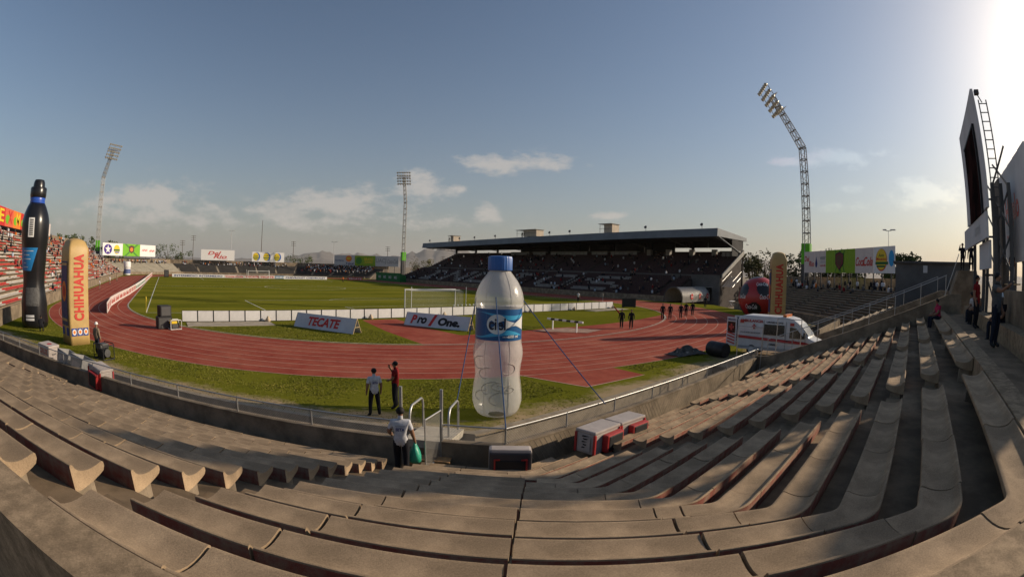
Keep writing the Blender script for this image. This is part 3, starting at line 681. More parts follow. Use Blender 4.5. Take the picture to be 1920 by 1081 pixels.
yprism([(49.0,-1.5),(49.0,1.0),(49.25,1.0),(49.25,-1.5)], -3.9, 105, 'front_wall', WALLC, ms)
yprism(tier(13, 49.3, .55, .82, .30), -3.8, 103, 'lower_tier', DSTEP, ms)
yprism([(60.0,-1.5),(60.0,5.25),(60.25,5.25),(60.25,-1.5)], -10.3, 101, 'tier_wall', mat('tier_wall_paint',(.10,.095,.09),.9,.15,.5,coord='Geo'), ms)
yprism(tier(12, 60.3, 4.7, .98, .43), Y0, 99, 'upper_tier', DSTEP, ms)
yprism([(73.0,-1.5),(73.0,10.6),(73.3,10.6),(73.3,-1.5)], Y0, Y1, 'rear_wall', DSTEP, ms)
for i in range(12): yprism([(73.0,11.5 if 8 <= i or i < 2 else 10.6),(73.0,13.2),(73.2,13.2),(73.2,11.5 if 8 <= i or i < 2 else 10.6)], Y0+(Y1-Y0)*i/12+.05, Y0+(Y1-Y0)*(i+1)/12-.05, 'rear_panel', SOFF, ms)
def seats_main():
    lo, wh = MB(), MB()
    L5 = {'J':["00111","00010","00010","10010","01100"],'U':["10001","10001","10001","10001","01110"],'A':["01110","10001","11111","10001","10001"],'R':["11110","10001","11110","10100","10010"],'E':["11111","10000","11110","10000","11111"],'Z':["11111","00010","00100","01000","11111"],'I':["01110","00100","00100","00100","01110"],'N':["10001","11001","10101","10011","10001"],'D':["11110","10001","10001","10001","11110"],'O':["01110","10001","10001","10001","01110"],'S':["01111","10000","01110","00001","11110"]}
    # white seat letters laid across the lower tier, read from the pitch (towards +Y is the reader's left)
    word = 'INDIOS'; cells = {}
    for wi, ch in enumerate(word):
        for r, row in enumerate(L5[ch]):
            for c, b in enumerate(row):
                if b == '1': cells[(wi*6+c, r)] = 1
    Ya = 91.0; cw = 2.3
    for k in range(13):
        x = 49.3+.82*k+.42; z = .55+.30*k; y = -3.5
        while y < 102.5:
            if (y+14) % 13.0 < 1.0: y += .55; continue
            c = int((Ya-y)//cw); r = 4-(k-1)//2
            w = (c, r) in cells and 1 <= k <= 10
            t = wh if w else lo
            t.box(x-.05, x+.38, y, y+.50, z+.36, z+.43); t.box(x+.34, x+.39, y, y+.50, z+.43, z+.78)
            y += .55
    for k in range(12):
        x = 60.3+.98*k+.5; z = 4.7+.43*k; y = Y0+.5
        while y < Y1-1:
            if (y+14) % 13.0 < 1.0: y += 1.1; continue
            lo.box(x, x+.38, y, y+1.05, z+.36, z+.43); lo.box(x+.34, x+.39, y, y+1.05, z+.43, z+.78); y += 1.1
    lo.build('maroon_seats', DSEAT, ms)['kind'] = 'stuff'; wh.build('white_letter_seats', mat('shaded_letter_seat',(.22,.21,.20),.7,.2,1,coord='Geo'), ms)['kind'] = 'stuff'  # letter seats toned down from white, shade put into their colour
seats_main()
mb = MB()   # roof slab with deep fascia, front edge at X=58
F = lambda y: 13.57+(14.57-13.57)*(Y1-y)/(Y1-Y0)
V = []
for y in (Y0, Y1):
    t = F(y); V += [(58,y,t-1.65),(58.3,y,t),(75.5,y,t-.75),(75.5,y,t-1.5),(59.2,y,t-1.62)]
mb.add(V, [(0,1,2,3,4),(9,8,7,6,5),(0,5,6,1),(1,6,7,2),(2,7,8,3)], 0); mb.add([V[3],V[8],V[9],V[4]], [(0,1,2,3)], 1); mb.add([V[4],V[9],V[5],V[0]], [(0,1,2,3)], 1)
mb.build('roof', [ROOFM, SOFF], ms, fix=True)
for i in range(10):
    y = Y0+1.0+(Y1-Y0-2)*i/9
    c = MB(); t = F(y)
    c.box(72.2,72.8,y-.25,y+.25,4,t-1.5); col_ = c.build('roof_column', SOFF, ms)
    tr = MB(); pa, pb = Vector((72.4,y,11.2)), Vector((59.3,y,t-1.7))
    tr.tube([pa,pb], .09, 6); tr.tube([(72.4,y,t-1.6),(59.3,y,t-1.62)], .09, 6)
    for j in range(8):
        u = j/8; q = pa.lerp(pb,u); tr.tube([q,(q.x-.8,y,t-1.6)], .05, 5)
    tr.build('roof_truss', DKSTEEL, col_)
# press boxes at the back of the upper tier, with glazing bars
GLZ = mat('box_glazing', (.16,.165,.165), .3, .15, 1, spec=.6); BOXW = mat('box_wall', (.30,.29,.26), .8, .12, 1)
for (ya, yb) in ((57.5,66.0),(50.5,56.0),(34.5,48.5),(27.5,33.0),(18.0,26.5)):
    b = MB().box(71.2,72.9,ya,yb,7.6,8.5).build('press_box', BOXW, ms)
    n = max(2, int((yb-ya)/1.4))
    for i in range(n): MB().box(71.2,71.3,ya+(yb-ya)*i/n+.06,ya+(yb-ya)*(i+1)/n-.06,8.55,10.45).build('pane', GLZ, b)
    MB().box(71.15,72.9,ya,yb,10.5,10.7).build('lintel', BOXW, b)
for y in (8.0, 1.5, -4.5, 13.5):
    MB().box(70.5,71.6,y,y+1.1,9.6,11.0).build('vent_panel', BOXW, ms)
b = MB().box(70.8,73.2,-10.2,-5.5,7.9,8.9).build('press_box', BOXW, ms)
for i in range(4): MB().box(70.8,70.9,-10.1+i*1.1,-9.2+i*1.1,9.0,10.4).build('pane', GLZ, b)
MB().box(70.7,73.2,-10.3,-5.4,10.45,10.65).build('lintel', BOXW, b)
yprism([(60.3,4.6),(60.3,5.4),(73.0,11.0),(73.0,9.9)], Y0-.35, Y0-.1, 'end_wall', BOXW, ms)
for (q0,q1,za,zb) in ((66.5,70.0,9.4,13.0),(70.0,73.2,10.7,12.9)): yprism([(q0,za),(q0,zb),(q1,zb),(q1,za)], Y0+.1, Y0+.25, 'gable_panel', SOFF, ms)
MB().tube([(58.6,Y0,F(Y0)-1.6),(72.8,Y0,9.9)], .10, 6).build('gable_brace', ROOFM, ms)
MB().box(75.3,76.6,Y0-.1,Y0+.05,12.3,12.5).build('gutter_spout', ROOFM, ms)
# stair flight leaning against the stand end
stf = thing('steel_stair', 'pale steel stair flight with railings at the end of the main stand', 'stair')
for i in range(12): MB().box(60+i*.42,60.4+i*.42,-13.2,-10.9,3.0+i*.18-.05,3.0+i*.18).build('tread', LGREY, stf)
for y in (-13.2,-10.9): MB().tube([(60,y,4.0),(65,y,6.1)], .04, 6).build('hand_rail', SILVER, stf); MB().tube([(60,y,2.9),(65,y,5.0)], .07, 6).build('stringer', SILVER, stf)
# roof cabins
for (ya, yb, z0, h, lb) in ((43.0,50.6,14.35,1.75,'wide camera cabin with flat roof on the main stand roof'),(17.6,21.2,14.5,2.0,'narrow tall camera cabin on the main stand roof'),(82.0,84.5,13.95,1.8,'small open camera shelter near the far end of the main stand roof')):
    c = thing('roof_cabin', lb, 'cabin', (61,(ya+yb)/2,z0)); w = (yb-ya)/2
    MB().box(-1.2,1.6,-w,w*.35,0,h).build('cabin_wall', mat('cabin_panel',(.48,.40,.31),.8,.1,1), c)
    MB().box(-1.7,1.8,-w-.2,w+.2,h,h+.12).build('cabin_roof', BOXW, c)
    for y in (w-.1,): MB().tube([(-1.4,y,0),(-1.4,y,h)], .05, 6).build('post', DKSTEEL, c)
    MB().tube([(-1.5,-w,.9),(-1.5,w,.9)], .04, 6).build('rail', DKSTEEL, c)
fl0 = None
for i_, y in enumerate((-6.5,7.5,30,37,59,69,77,95)):
    f = thing('roof_floodlight', 'small roof floodlight, '+ordw(i_+1)+' from the stair end of the main stand', 'floodlight', (58.8,y,F(y)-.05), 0, 'floodlights along the main stand roof')
    MB().tube([(0,0,0),(0,0,.7)], .05, 6).build('bracket', DKSTEEL, f); MB().lathe([(.1,-.15),(.32,.1),(.34,.25),(.1,.3)], 12, M=Matrix.Translation((0,0,.85)) @ Matrix.Rotation(R(-60),4,'Y')).build('lamp_head', DKSTEEL, f, smooth=50)
# ------------------------------------------------------------------ players' tunnel
tn = thing('players_tunnel', 'arched corrugated metal tunnel with red round logos at the track edge', 'tunnel', (47.2,-6.4,0), 0)
CORR = mat('corrugated_metal', (.33,.31,.28), .45, .12, 2, metal=.35, spec=.5)
mb = MB(); n = 20; ribs_ = 30; prof = [(1.95*math.cos(math.pi*i/n), .85+1.95*math.sin(math.pi*i/n)) for i in range(n+1)]; prof = [(1.95,0)]+prof+[(-1.95,0)]
for j in range(ribs_*2):
    x = j*.21; s = 1.0 if j % 2 else .965
    for y, z in prof: mb.v.append((x, y*s, z*s if z > .01 else 0))
m_ = len(prof)
for j in range(ribs_*2-1):
    for i in range(m_-1): mb.f.append((j*m_+i, j*m_+i+1, (j+1)*m_+i+1, (j+1)*m_+i)); mb.m.append(0)
mb.build('shell', CORR, tn); 
mb = MB(); mb.tube([(0,y*1.02,z*1.01) for y,z in prof], .09, 6); mb.build('mouth_rim', DKSTEEL, tn)
MB().box(12.2,12.3,-1.85,1.85,0,2.5).build('back_panel', BLACK, tn)
for x in (4.0,7.6,11.0):
    M = Matrix.Translation((x,-2.0,1.05)) @ Matrix.Rotation(R(90),4,'X'); disc(1.1,1.1,M,RED,tn)
    lettering('Coca-Cola',.9,.28,Matrix.Translation((x,-2.02,1.05)) @ Matrix.Rotation(R(90),4,'X'),WHITE,tn,shear=.3)
cg = thing('tunnel_cage', 'white panelled cage shelter behind the corrugated tunnel', 'shelter', (60.0,-6.6,0))
MB().box(0,.1,-1.9,1.9,0,2.7).build('end_panel', BLACK, cg)
for i in range(6): MB().box(.3+i*.85,1.05+i*.85,-2.0,-1.95,0.1,2.5).build('side_panel', mat('mesh_panel',(.52,.51,.47),.7,.2,3), cg)
MB().box(-.1,5.6,-2.1,2.1,2.7,2.8).build('roof_panel', BOXW, cg)
for i in range(5): MB().tube([(.2+i*1.3,-2.05,0),(.2+i*1.3,-2.05,2.7)], .04, 6).build('post', SILVER, cg)
# ------------------------------------------------------------------ light masts
LATT = mat('mast_steel', (.36,.34,.31), .5, .12, 2, metal=.5, coord='Geo')
def mast(label, bx, by, zk, ztop, lean, head_w=5.2):
    t = thing('light_mast', label, 'light mast', (bx,by,0))
    d = Vector((0-bx, 52.5-by, 0)).normalized(); q = Vector((-d.y,d.x,0))
    pk = Vector((0,0,zk)); pt = d*lean + Vector((0,0,ztop))
    legs = [(sa*.62, sb*.62) for sa in (-1,1) for sb in (-1,1)]
    def seg(p0, p1, w0, w1, nm, nb):
        ax = (p1-p0).normalized(); u = q; v = ax.cross(u).normalized(); mb = MB()
        pos = lambda t_, a, b: p0.lerp(p1,t_) + u*a*(w0+(w1-w0)*t_) + v*b*(w0+(w1-w0)*t_)
        for a in (-1,1):
            for b in (-1,1): mb.tube([pos(0,a,b), pos(1,a,b)], .085, 6)
        for i in range(nb+1):
            t0 = i/nb; c = [pos(t0,-1,-1),pos(t0,1,-1),pos(t0,1,1),pos(t0,-1,1)]
            for j in range(4): mb.tube([c[j], c[(j+1)%4]], .09, 5)
            if i < nb:
                for k in range(3):
                    ta, tb = t0+k/3/nb, t0+(k+1)/3/nb; s = 1 if k % 2 else -1
                    for (a0,b0,a1,b1) in ((-1,-1,1,-1),(1,-1,1,1),(1,1,-1,1),(-1,1,-1,-1)):
                        e0, e1 = (pos(ta,a0,b0), pos(tb,a1,b1)) if s > 0 else (pos(ta,a1,b1), pos(tb,a0,b0)); mb.tube([e0,e1], .035, 4)
        mb.build(nm, LATT, t)
    seg(Vector((0,0,2)), pk, .62, .55, 'lower_lattice', 12); seg(pk, pt, .55, .42, 'upper_lattice', 6)
    MB().box(-.8,.8,-.8,.8,-1.4,7.6).build('base_casing', DKSTEEL, t); MB().box(-.85,.85,-.85,.85,7.6,11.2).build('green_casing', mat('casing_green', (.10,.42,.015), .6, .1, .4), t)
    ax = (pt-pk).normalized(); f = (d - ax*d.dot(ax)).normalized()
    fr = MB(); hh = 5.0
    for i in range(5): z = pt + ax*(-2.6+i*1.25); fr.tube([z-q*head_w/2+f*.5, z+q*head_w/2+f*.5], .07, 5)
    for a in (-.5,0,.5): fr.tube([pt+ax*-2.8+q*head_w*a+f*.5, pt+ax*2.6+q*head_w*a+f*.5], .07, 5)
    for zz in (-2.8, .2): fr.add([tuple(pt+ax*zz+q*a*head_w/2+f*b) for a,b in ((-1,.5),(1,.5),(1,-.6),(-1,-.6))], [(0,1,2,3)])
    hd = fr.build('lamp_frame', LATT, t)
    LM = mat('lamp_reflector', (.55,.50,.40), .35, .1, 2, metal=.4)
    for i in range(5):
        for j in range(6):
            p = pt + ax*(-2.6+i*1.25) + q*(head_w*(j/5-.5)) + f*.75
            M = Matrix.Translation(p) @ (f-Vector((0,0,.35))).to_track_quat('Z','Y').to_matrix().to_4x4()
            MB().lathe([(.12,-.3),(.34,.0),(.38,.22),(.30,.24)], 10, M=M).build('lamp', LM, hd, smooth=50)
    return t
mast('kinked lattice light mast beside the white-green-pink billboard', 55.9, -30.0, 28.6, 37.8, 5.2)
mast('slim kinked light mast beside the billboard with star logo', -60.0, 133.0, 33.2, 42.0, 5.2)
mast('kinked light mast rising behind the far corner terraces', 68.0, 131.0, 32.2, 42.2, 5.2)
# ------------------------------------------------------------------ billboards
def board(label, A, B, z0, z1, sections, posts=6, pz0=None, nm='billboard', off=.0):
    b = thing(nm, label, 'billboard'); A, B = Vector((A[0],A[1],0)), Vector((B[0],B[1],0)); L = (B-A).length; x = (B-A)/L; n = x.cross(Vector((0,0,1)))
    for f0, f1, m, deco in sections:
        a, c = A+x*(L*f0+.02), A+x*(L*f1-.02); bk = -n*.12
        mb = MB(); P = [a,c,c+bk,a+bk]; mb.add([(p.x,p.y,z0) for p in P]+[(p.x,p.y,z1) for p in P], [(0,1,5,4),(1,2,6,5),(2,3,7,6),(3,0,4,7),(4,5,6,7),(3,2,1,0)])
        pn = mb.build('panel', m, b, fix=True); w = L*(f1-f0); h = z1-z0
        FR = frame_on(a, c, 0, .03)
        for dco in deco:
            kind, cx, cy, dw, dh, mm = dco[:6]; M = FR(w*cx, z0+h*cy) @ Matrix.Translation((0,0,.012*(dco[7] if len(dco) > 7 else 0)))
            if kind == 'disc': disc(w*dw, h*dh, M, mm, pn)
            elif kind == 'box': MB().add([(-w*dw/2,-h*dh/2,0),(w*dw/2,-h*dh/2,0),(w*dw/2,h*dh/2,0),(-w*dw/2,h*dh/2,0)], [(0,1,2,3)], 0, M).build('printed_bar', mm, pn)
            elif kind == 'shield': MB().add([(-w*dw/2,h*dh/2,0),(-w*dw/2,-h*dh*.15,0),(0,-h*dh/2,0),(w*dw/2,-h*dh*.15,0),(w*dw/2,h*dh/2,0),(0,h*dh*.62,0)], [(0,1,2,3,4,5)], 0, M).build('crest', mm, pn)
            elif kind == 'star':
                MB().add([((w*dw/2 if i%2==0 else w*dw/5)*math.sin(i*math.pi/5), (w*dw/2 if i%2==0 else w*dw/5)*math.cos(i*math.pi/5),0) for i in range(10)], [tuple(range(10))], 0, M).build('star', mm, pn)
            elif kind == 'x':
                for s in (-1,1): MB().add([(-w*dw/2,-s*h*dh/2,0),(-w*dw/2+w*.12,-s*h*dh/2,0),(w*dw/2,s*h*dh/2,0),(w*dw/2-w*.12,s*h*dh/2,0)], [(0,1,2,3)], 0, M).build('printed_cross', mm, pn)
            elif kind == 'drop': MB().add([(0,h*dh/2,0),(-w*dw/2,-h*dh*.15,0),(-w*dw*.35,-h*dh*.42,0),(0,-h*dh/2,0),(w*dw*.35,-h*dh*.42,0),(w*dw/2,-h*dh*.15,0)], [(0,1,2,3,4,5)], 0, M).build('droplet', mm, pn)
            else: lettering(kind, w*dw, h*dh, M, mm, pn, bold=.02, shear=(dco[6] if len(dco) > 6 else 0))
    for i in range(posts):
        p = A+x*(L*(i+.5)/posts)-n*.3; MB().box(-.09,.09,-.09,.09,pz0 if pz0 is not None else 2,z1-.2,M=Matrix.Translation((p.x,p.y,0))).build('post', DKSTEEL, b)
    return b
PINK = flat('sun_bleached_white', (.66,.57,.53), .6); LIME = flat('lime_print', (.22,.36,.02), .6); DKLIME = flat('green_print', (.06,.22,.03), .6); PURPLE = flat('purple_print', (.05,.02,.22), .5); BROWN = flat('crest_brown', (.10,.05,.03), .6)
LOGO3 = lambda x: [('disc',x,.52,.20,.86,BLUE,0,0),('disc',x-.03,.52,.18,.80,YELLOW,0,1),('Auto',x-.03,.62,.13,.16,DKGREEN,.1,2),('box',x-.03,.42,.17,.10,DKGREEN,0,2),('box',x-.03,.26,.12,.07,DKGREEN,0,2)]
sec = [(0,.07,PINK,[('Del',.55,.66,.95,.26,RED,.2)]),(.07,.14,PINK,[('Rio',.45,.42,1.0,.26,RED,.2)]),
 (.14,.21,PINK,[('drop',.35,.5,.42,.52,DKBLUE)]),(.21,.285,PINK,[('water',.5,.68,.95,.17,GREY),('clinic',.5,.5,.95,.14,LGREY),('AQUA 100%',.5,.32,.9,.10,RED)]),
 (.285,.365,LIME,[]),(.365,.45,LIME,[('x',.8,.5,.9,.95,DKLIME)]),(.45,.535,LIME,[('x',.3,.5,.8,.95,DKLIME)]),(.535,.62,LIME,[]),
 (.62,.71,PINK,[('Coca',.55,.46,.95,.36,RED,.35)]),(.71,.805,PINK,[('Cola',.45,.46,.95,.36,RED,.35)]),
 (.805,1.0,WHITE,[('disc',.38,.5,.54,.84,RED,0,0),('disc',.38,.52,.50,.78,YELLOW,0,1),('Auto',.38,.68,.26,.12,DKGREEN,.2,2),('Mecanica',.38,.54,.48,.12,RED,.2,2),('box',.40,.38,.60,.10,DKGREEN,0,2),('box',.36,.26,.4,.07,DKGREEN,0,2),('disc',.85,.55,.25,.6,CYAN,0,0)])]
bR = board('long billboard with red script, green crest panel and yellow oval logo', (50.4,-30.9), (33.1,-48.2), 6.05, 9.45, sec, 12, 3)
FRb = frame_on((50.4,-30.9),(33.1,-48.2),0,.08)
for (w, h, m, z) in ((2.3,2.7,BLACK,0),(2.0,2.4,flat('crest_red',(.16,.03,.03)),.02),(1.3,1.7,BROWN,.04)):
    M = FRb(24.46*.45, 7.75) @ Matrix.Translation((0,0,z)); MB().add([(-w/2,h*.4,0),(-w/2,-h*.15,0),(0,-h/2,0),(w/2,-h*.15,0),(w/2,h*.4,0),(0,h*.52,0)], [(0,1,2,3,4,5)],0,M).build('crest', m, bR)
board('billboard with purple star disc and green portrait crest', (-57.4,129.3), (-36.5,149.9), 6.1, 10.4, [
 (0,.36,WHITE,[('disc',.26,.5,.40,.80,PURPLE,0,0),('star',.26,.5,.30,.5,WHITE,0,1),('disc',.70,.5,.30,.75,YELLOW,0,0),('box',.70,.45,.30,.14,DKGREEN,0,1),('box',.72,.28,.22,.10,BLUE,0,1)]),
 (.36,.69,GREEN,[('x',.5,.5,.8,.98,DKLIME,0,0),('shield',.5,.52,.30,.62,BROWN,0,1),('disc',.5,.55,.16,.34,ORANGE,0,2)]),
 (.69,1,WHITE,[('ANA',.28,.55,.36,.20,RED,.4),('ANA',.74,.52,.36,.20,RED,.4)])], 8, 2)
board('pale billboard lettered Del Rio in red behind the far goal', (-15.8,158.3), (-.5,158.3), 5.5, 9.8, [(0,1,WHITE,[('Del',.40,.68,.40,.34,RED,.3),('Rio',.57,.36,.40,.34,RED,.3),('box',.66,.13,.26,.03,RED)])], 5, 2)
board('pale billboard with three yellow round logos behind the far goal', (7.5,158.3), (22.5,158.3), 5.4, 9.5, [(0,1,WHITE,LOGO3(.15)+LOGO3(.47)+LOGO3(.80))], 5, 2)
board('billboard with orange globe, green panel and script in the shadowed corner', (41.7,145.0), (62.3,124.4), 4.9, 9.1, [
 (0,.17,LGREY,[('Soriana',.5,.5,.8,.16,DKBLUE)]),(.17,.33,LGREY,[('disc',.4,.68,.60,.62,ORANGE,0,0),('disc',.4,.70,.40,.2,YELLOW,0,1),('Telcel',.5,.2,.8,.22,DKBLUE)]),
 (.33,.65,LIME,[('disc',.2,.5,.3,.7,DKLIME,0,0),('BRAVO',.68,.66,.42,.28,YELLOW),('JUAREZ',.68,.34,.40,.28,YELLOW)]),
 (.65,.82,LGREY,[('UACJ',.5,.5,.92,.55,GREY)]),(.82,1,LGREY,[('Coca-Cola',.5,.5,.9,.45,GREY,.35)])], 8, 2)
board('red and orange festival banner along the top of the side stand', (-63.3,20.0), (-63.3,55.0), 9.6, 12.4, [(i/7,(i+1)/7,(ORANGE,RED,flat('coral_print',(.60,.12,.06)))[i%3],[('disc',.3,.4,.5,.5,GREEN,0,0),('MEX'[i%3],.6,.55,.5,.7,YELLOW if i%2 else RED,0,1)]) for i in range(7)], 7, 8)
board('small cream banner at the end of the side stand', (-63.3,58.0), (-63.3,66.0), 9.6, 12.2, [(0,1,PINK,[('disc',.5,.5,.45,.7,DKGREEN,0,0),('disc',.5,.5,.25,.4,YELLOW,0,1)])], 2, 8)
# ------------------------------------------------------------------ scoreboard and the white hoarding behind the top walkway
sbd = thing('scoreboard', 'tall white scoreboard with black screen on a steel frame above the end terrace', 'scoreboard')
SBW = mat('scoreboard_sheet', (.60,.60,.60), .95, .08, .4, coord='Geo', spec=.0)
def ybox(nm, m, par, x0, x1, y0, y1, z0, z1): return MB().box(x0,x1,y0,y1,z0,z1).build(nm, m, par)
RF = Matrix.Rotation(R(180),4,'Z') @ Matrix.Rotation(R(90),4,'X')
YS = -53.9
for i in range(4): ybox('upper_sheet', SBW, sbd, -13.43+i*1.71, -11.73+i*1.71, YS-.12, YS, 7.74, 12.0)
scr = ybox('screen', mat('led_screen', (.012,.009,.009), 1.0, .5, .9, col2=(.05,.022,.02), coord='Geo', spec=.0), sbd, -12.57, -8.6, YS+.002, YS+.09, 7.66, 10.86)
ybox('screen_frame', BLACK, sbd, -12.63, -12.57, YS+.002, YS+.11, 7.62, 10.92); ybox('screen_frame', BLACK, sbd, -12.63, -8.54, YS+.002, YS+.11, 10.86, 10.93)
for i in range(4): ybox('lower_sheet', SBW, sbd, -13.2+i*1.98, -11.23+i*1.98, YS-.08, YS+.03, 6.73, 7.64)
ybox('under_sheet', SBW, sbd, -12.6, -9.6, YS-.3, YS-.2, 5.7, 6.7)
lettering('BRAVOS', 1.7, .34, Matrix.Translation((-10.6,YS+.045,7.2)) @ RF, LGREY, sbd)
for x in (-13.3,-10.2,-7.0):
    for y in (YS-.35,YS-1.1): ybox('column', DKSTEEL, sbd, x-.08, x+.08, y-.08, y+.08, 1.0, 8.6)
for i in range(4):
    z = 4.0+i*1.5
    for P_ in (((-13.3,YS-.35,z),(-13.3,YS-1.1,z+1.4)),((-13.3,YS-1.1,z),(-10.2,YS-1.1,z+1.4)),((-10.2,YS-1.1,z),(-7.0,YS-1.1,z+1.4)),((-10.2,YS-.35,z),(-10.2,YS-1.1,z))): MB().tube(P_, .045, 5).build('brace', DKSTEEL, sbd)
lad = MB()
for y in (-.25,-.6): lad.tube([(-13.62,YS+y,7.3),(-13.62,YS+y,11.5)], .03, 5)
for i in range(13): lad.tube([(-13.62,YS-.25,7.4+i*.33),(-13.62,YS-.6,7.4+i*.33)], .02, 4)
lad.build('ladder', DKSTEEL, sbd)
fl = MB(); fl.tube([(-13.62,YS-.4,11.4),(-13.75,YS-.2,11.7)], .025, 5); fl.box(-13.9,-13.65,YS-.3,YS-.1,11.65,11.8); fl.build('spot_lamp', DKSTEEL, sbd)
bkp = thing('dark_hoarding', 'plain dark board seen from its unlit side between scoreboard and white hoarding', 'billboard', (0,0,0))
ybox('sheet', mat('shaded_board',(.14,.12,.10),.9,.2,.6,coord='Geo'), bkp, -1.6, 1.8, -57.1, -57.0, 3.0, 11.0)  # sheet colour darkened to stand in for its unlit side
for x in (-1.2,1.4): ybox('post', DKSTEEL, bkp, x-.1, x+.1, -57.4, -57.15, -1.5, 10.8)
hg = thing('white_hoarding', 'white sheet hoarding lettered Hagalo in red behind the walkway', 'billboard')
YH = -58.4
for i in range(5): ybox('sheet', SBW, hg, -5.0+i*1.9, -3.12+i*1.9, YH-.10, YH, 6.4, 12.3-.03*i)
lettering('Hágalo', 4.6, 1.9, Matrix.Translation((.4,YH+.02,9.4)) @ RF, RED, hg, bold=.03); disc(.8,1.25, Matrix.Translation((3.6,YH+.02,9.7)) @ RF, BLUE, hg); disc(.5,.85, Matrix.Translation((3.6,YH+.03,9.7)) @ RF, WHITE, hg)
lettering('llame ya', 1.3, .26, Matrix.Translation((1.9,YH+.02,8.05)) @ RF, RED, hg)
for x in (-4.6,-1.6,1.4,4.2): ybox('post', DKSTEEL, hg, x-.12, x+.12, YH-.5, YH-.2, -1.5, 11.9)
for x in (-1.6,4.2): MB().tube([(x,YH-.3,10.8),(x,YH-4.5,-1.4)], .08, 6).build('stay', DKSTEEL, hg)
hg2 = thing('shade_hoarding', 'plain white hoarding standing next to the lettered one', 'billboard')  # added out of view, placed and sized to shade the near benches
for i in range(4): ybox('sheet', SBW, hg2, -14.7+i*1.88, -12.84+i*1.88, YH-.10, YH, 3.2, 10.4)
for x in (-13.6,-10.3,-7.0): ybox('post', DKSTEEL, hg2, x-.12, x+.12, YH-.5, YH-.2, -1.5, 9.9)
rwl = thing('block_wall', 'light block wall behind the seated people on the walkway', 'wall')
for i in range(6): ybox('wall_panel', WALLC, rwl, -25.2+i*1.5, -23.72+i*1.5, -54.22, -54.02, 2.95, 5.0)
ybox('wall_seat', COPE, rwl, -25.0, -8.0, -54.0, -53.55, 3.701, 4.15)
shd = thing('flat_roofed_shed', 'long low dark shed between the long billboard and the scoreboard', 'shed', (22,-53,0))
ybox('shed_wall', mat('shed_grey',(.10,.10,.10),.9,.15,.4,coord='Geo'), shd, -2.0, 2.5, -4.6, 4.2, -1.5, 6.9); ybox('shed_roof', DKSTEEL, shd, -2.3, 2.8, -4.9, 4.5, 6.9, 7.1); ybox('shed_sign', LGREY, shd, -2.05, -2.01, .5, 1.0, 6.0, 6.7)
stt = thing('stair_tower', 'pale concrete stair wedge carrying the people in black above the passage', 'stair')
MB().add([(1.2,-53.0,2.9),(3.2,-53.0,2.9),(3.2,-56.2,2.9),(1.2,-56.2,2.9),(1.2,-54.2,5.9),(3.2,-54.2,5.9),(3.2,-55.6,5.9),(1.2,-55.6,5.9)],[(0,1,5,4),(1,2,6,5),(2,3,7,6),(3,0,4,7),(4,5,6,7),(3,2,1,0)]).build('wedge', WALLC, stt, fix=True)
MB().tube([(1.2,-54.2,6.9),(1.2,-53.0,3.9)], .03, 6).build('hand_rail', SILVER, stt)
# ------------------------------------------------------------------ objects on the field
def plastic(name, col, rough=.3, alpha=1.0): return mat(name, col, rough, .06, 2.0, spec=.5, alpha=alpha)
def zat(u, v, r):                    # height on the sight line at ground distance r
    d = pray(u, v); return CAM.z + d.z*r/math.hypot(d.x, d.y)
def at(u, v, z=0): p = pz(u, v, z); return Vector((p.x, p.y, z))
# big clear water bottle
BP = Vector((-20.95,-37.75,0)); face = math.atan2(CAM.y-BP.y, CAM.x-BP.x)
bt = thing('inflatable_bottle', 'giant translucent inflatable water bottle with blue cap and label by the gate', 'inflatable', tuple(BP), face)
BH = 5.62; RB = .86
px2 = lambda y: (1012-y)/972*BH
prof = [(.30,0),(.58,.03),(.70,.10),(.80,.28),(.865,.55),(.86,.8),(.83,1.1),(.785,1.40),(.775,1.55),(.80,1.85),(.845,2.1),(.855,2.28),(.83,2.5),(.80,2.62),(.795,2.75),(.795,3.86),(.84,3.92),(.845,3.98),(.835,4.02),(.845,4.06),(.835,4.16),(.80,4.34),(.72,4.56),(.60,4.78),(.47,4.95),(.385,5.06),(.36,5.10),(.355,5.18)]
CLR = bpy.data.materials.new('clear_pvc'); CLR.use_nodes = True; t = CLR.node_tree; b_ = t.nodes['Principled BSDF']
b_.inputs['Base Color'].default_value = (.86,.83,.79,1); b_.inputs['Roughness'].default_value = .22; b_.inputs['Specular IOR Level'].default_value = .6; b_.inputs['Alpha'].default_value = .46; b_.inputs['Coat Weight'].default_value = .4
no = N(t,'ShaderNodeTexNoise'); no.inputs['Scale'].default_value = 2.6; no.inputs['Detail'].default_value = 5; tcn = N(t,'ShaderNodeTexCoord'); t.links.new(tcn.outputs['Object'], no.inputs['Vector'])
bp = N(t,'ShaderNodeBump'); bp.inputs['Strength'].default_value = .35; bp.inputs['Distance'].default_value = .08; t.links.new(no.outputs[0], bp.inputs['Height']); t.links.new(bp.outputs[0], b_.inputs['Normal'])
MB().lathe(prof, 64, fn=lambda w, z: 1+.010*math.sin(5*w+z*3)*(1 if z < 2.6 else .3)).build('bottle_body', CLR, bt, smooth=180)
for i in range(6):
    a = i*math.pi/3+.5; MB().tube([((r_+.004)*math.cos(a), (r_+.004)*math.sin(a), z_) for r_, z_ in prof[1:-1]], .006, 4).build('weld_seam', mat('pvc_weld',(.55,.52,.47),.4,.1,2), bt)
cap = [(.40,5.12),(.415,5.14),(.415,5.54),(.395,5.60),(.30,5.62)]
MB().lathe(cap, 96, fn=lambda w, z: 1+(.018 if int(w/(2*math.pi)*96) % 2 else 0)).build('screw_cap', plastic('cap_blue',(.012,.10,.36),.4), bt, smooth=25)
LR = .805
def wrap(r, z0, a0=0): return lambda x, y, z=0: (r*math.cos(a0+x/r), r*math.sin(a0+x/r), z0+y)
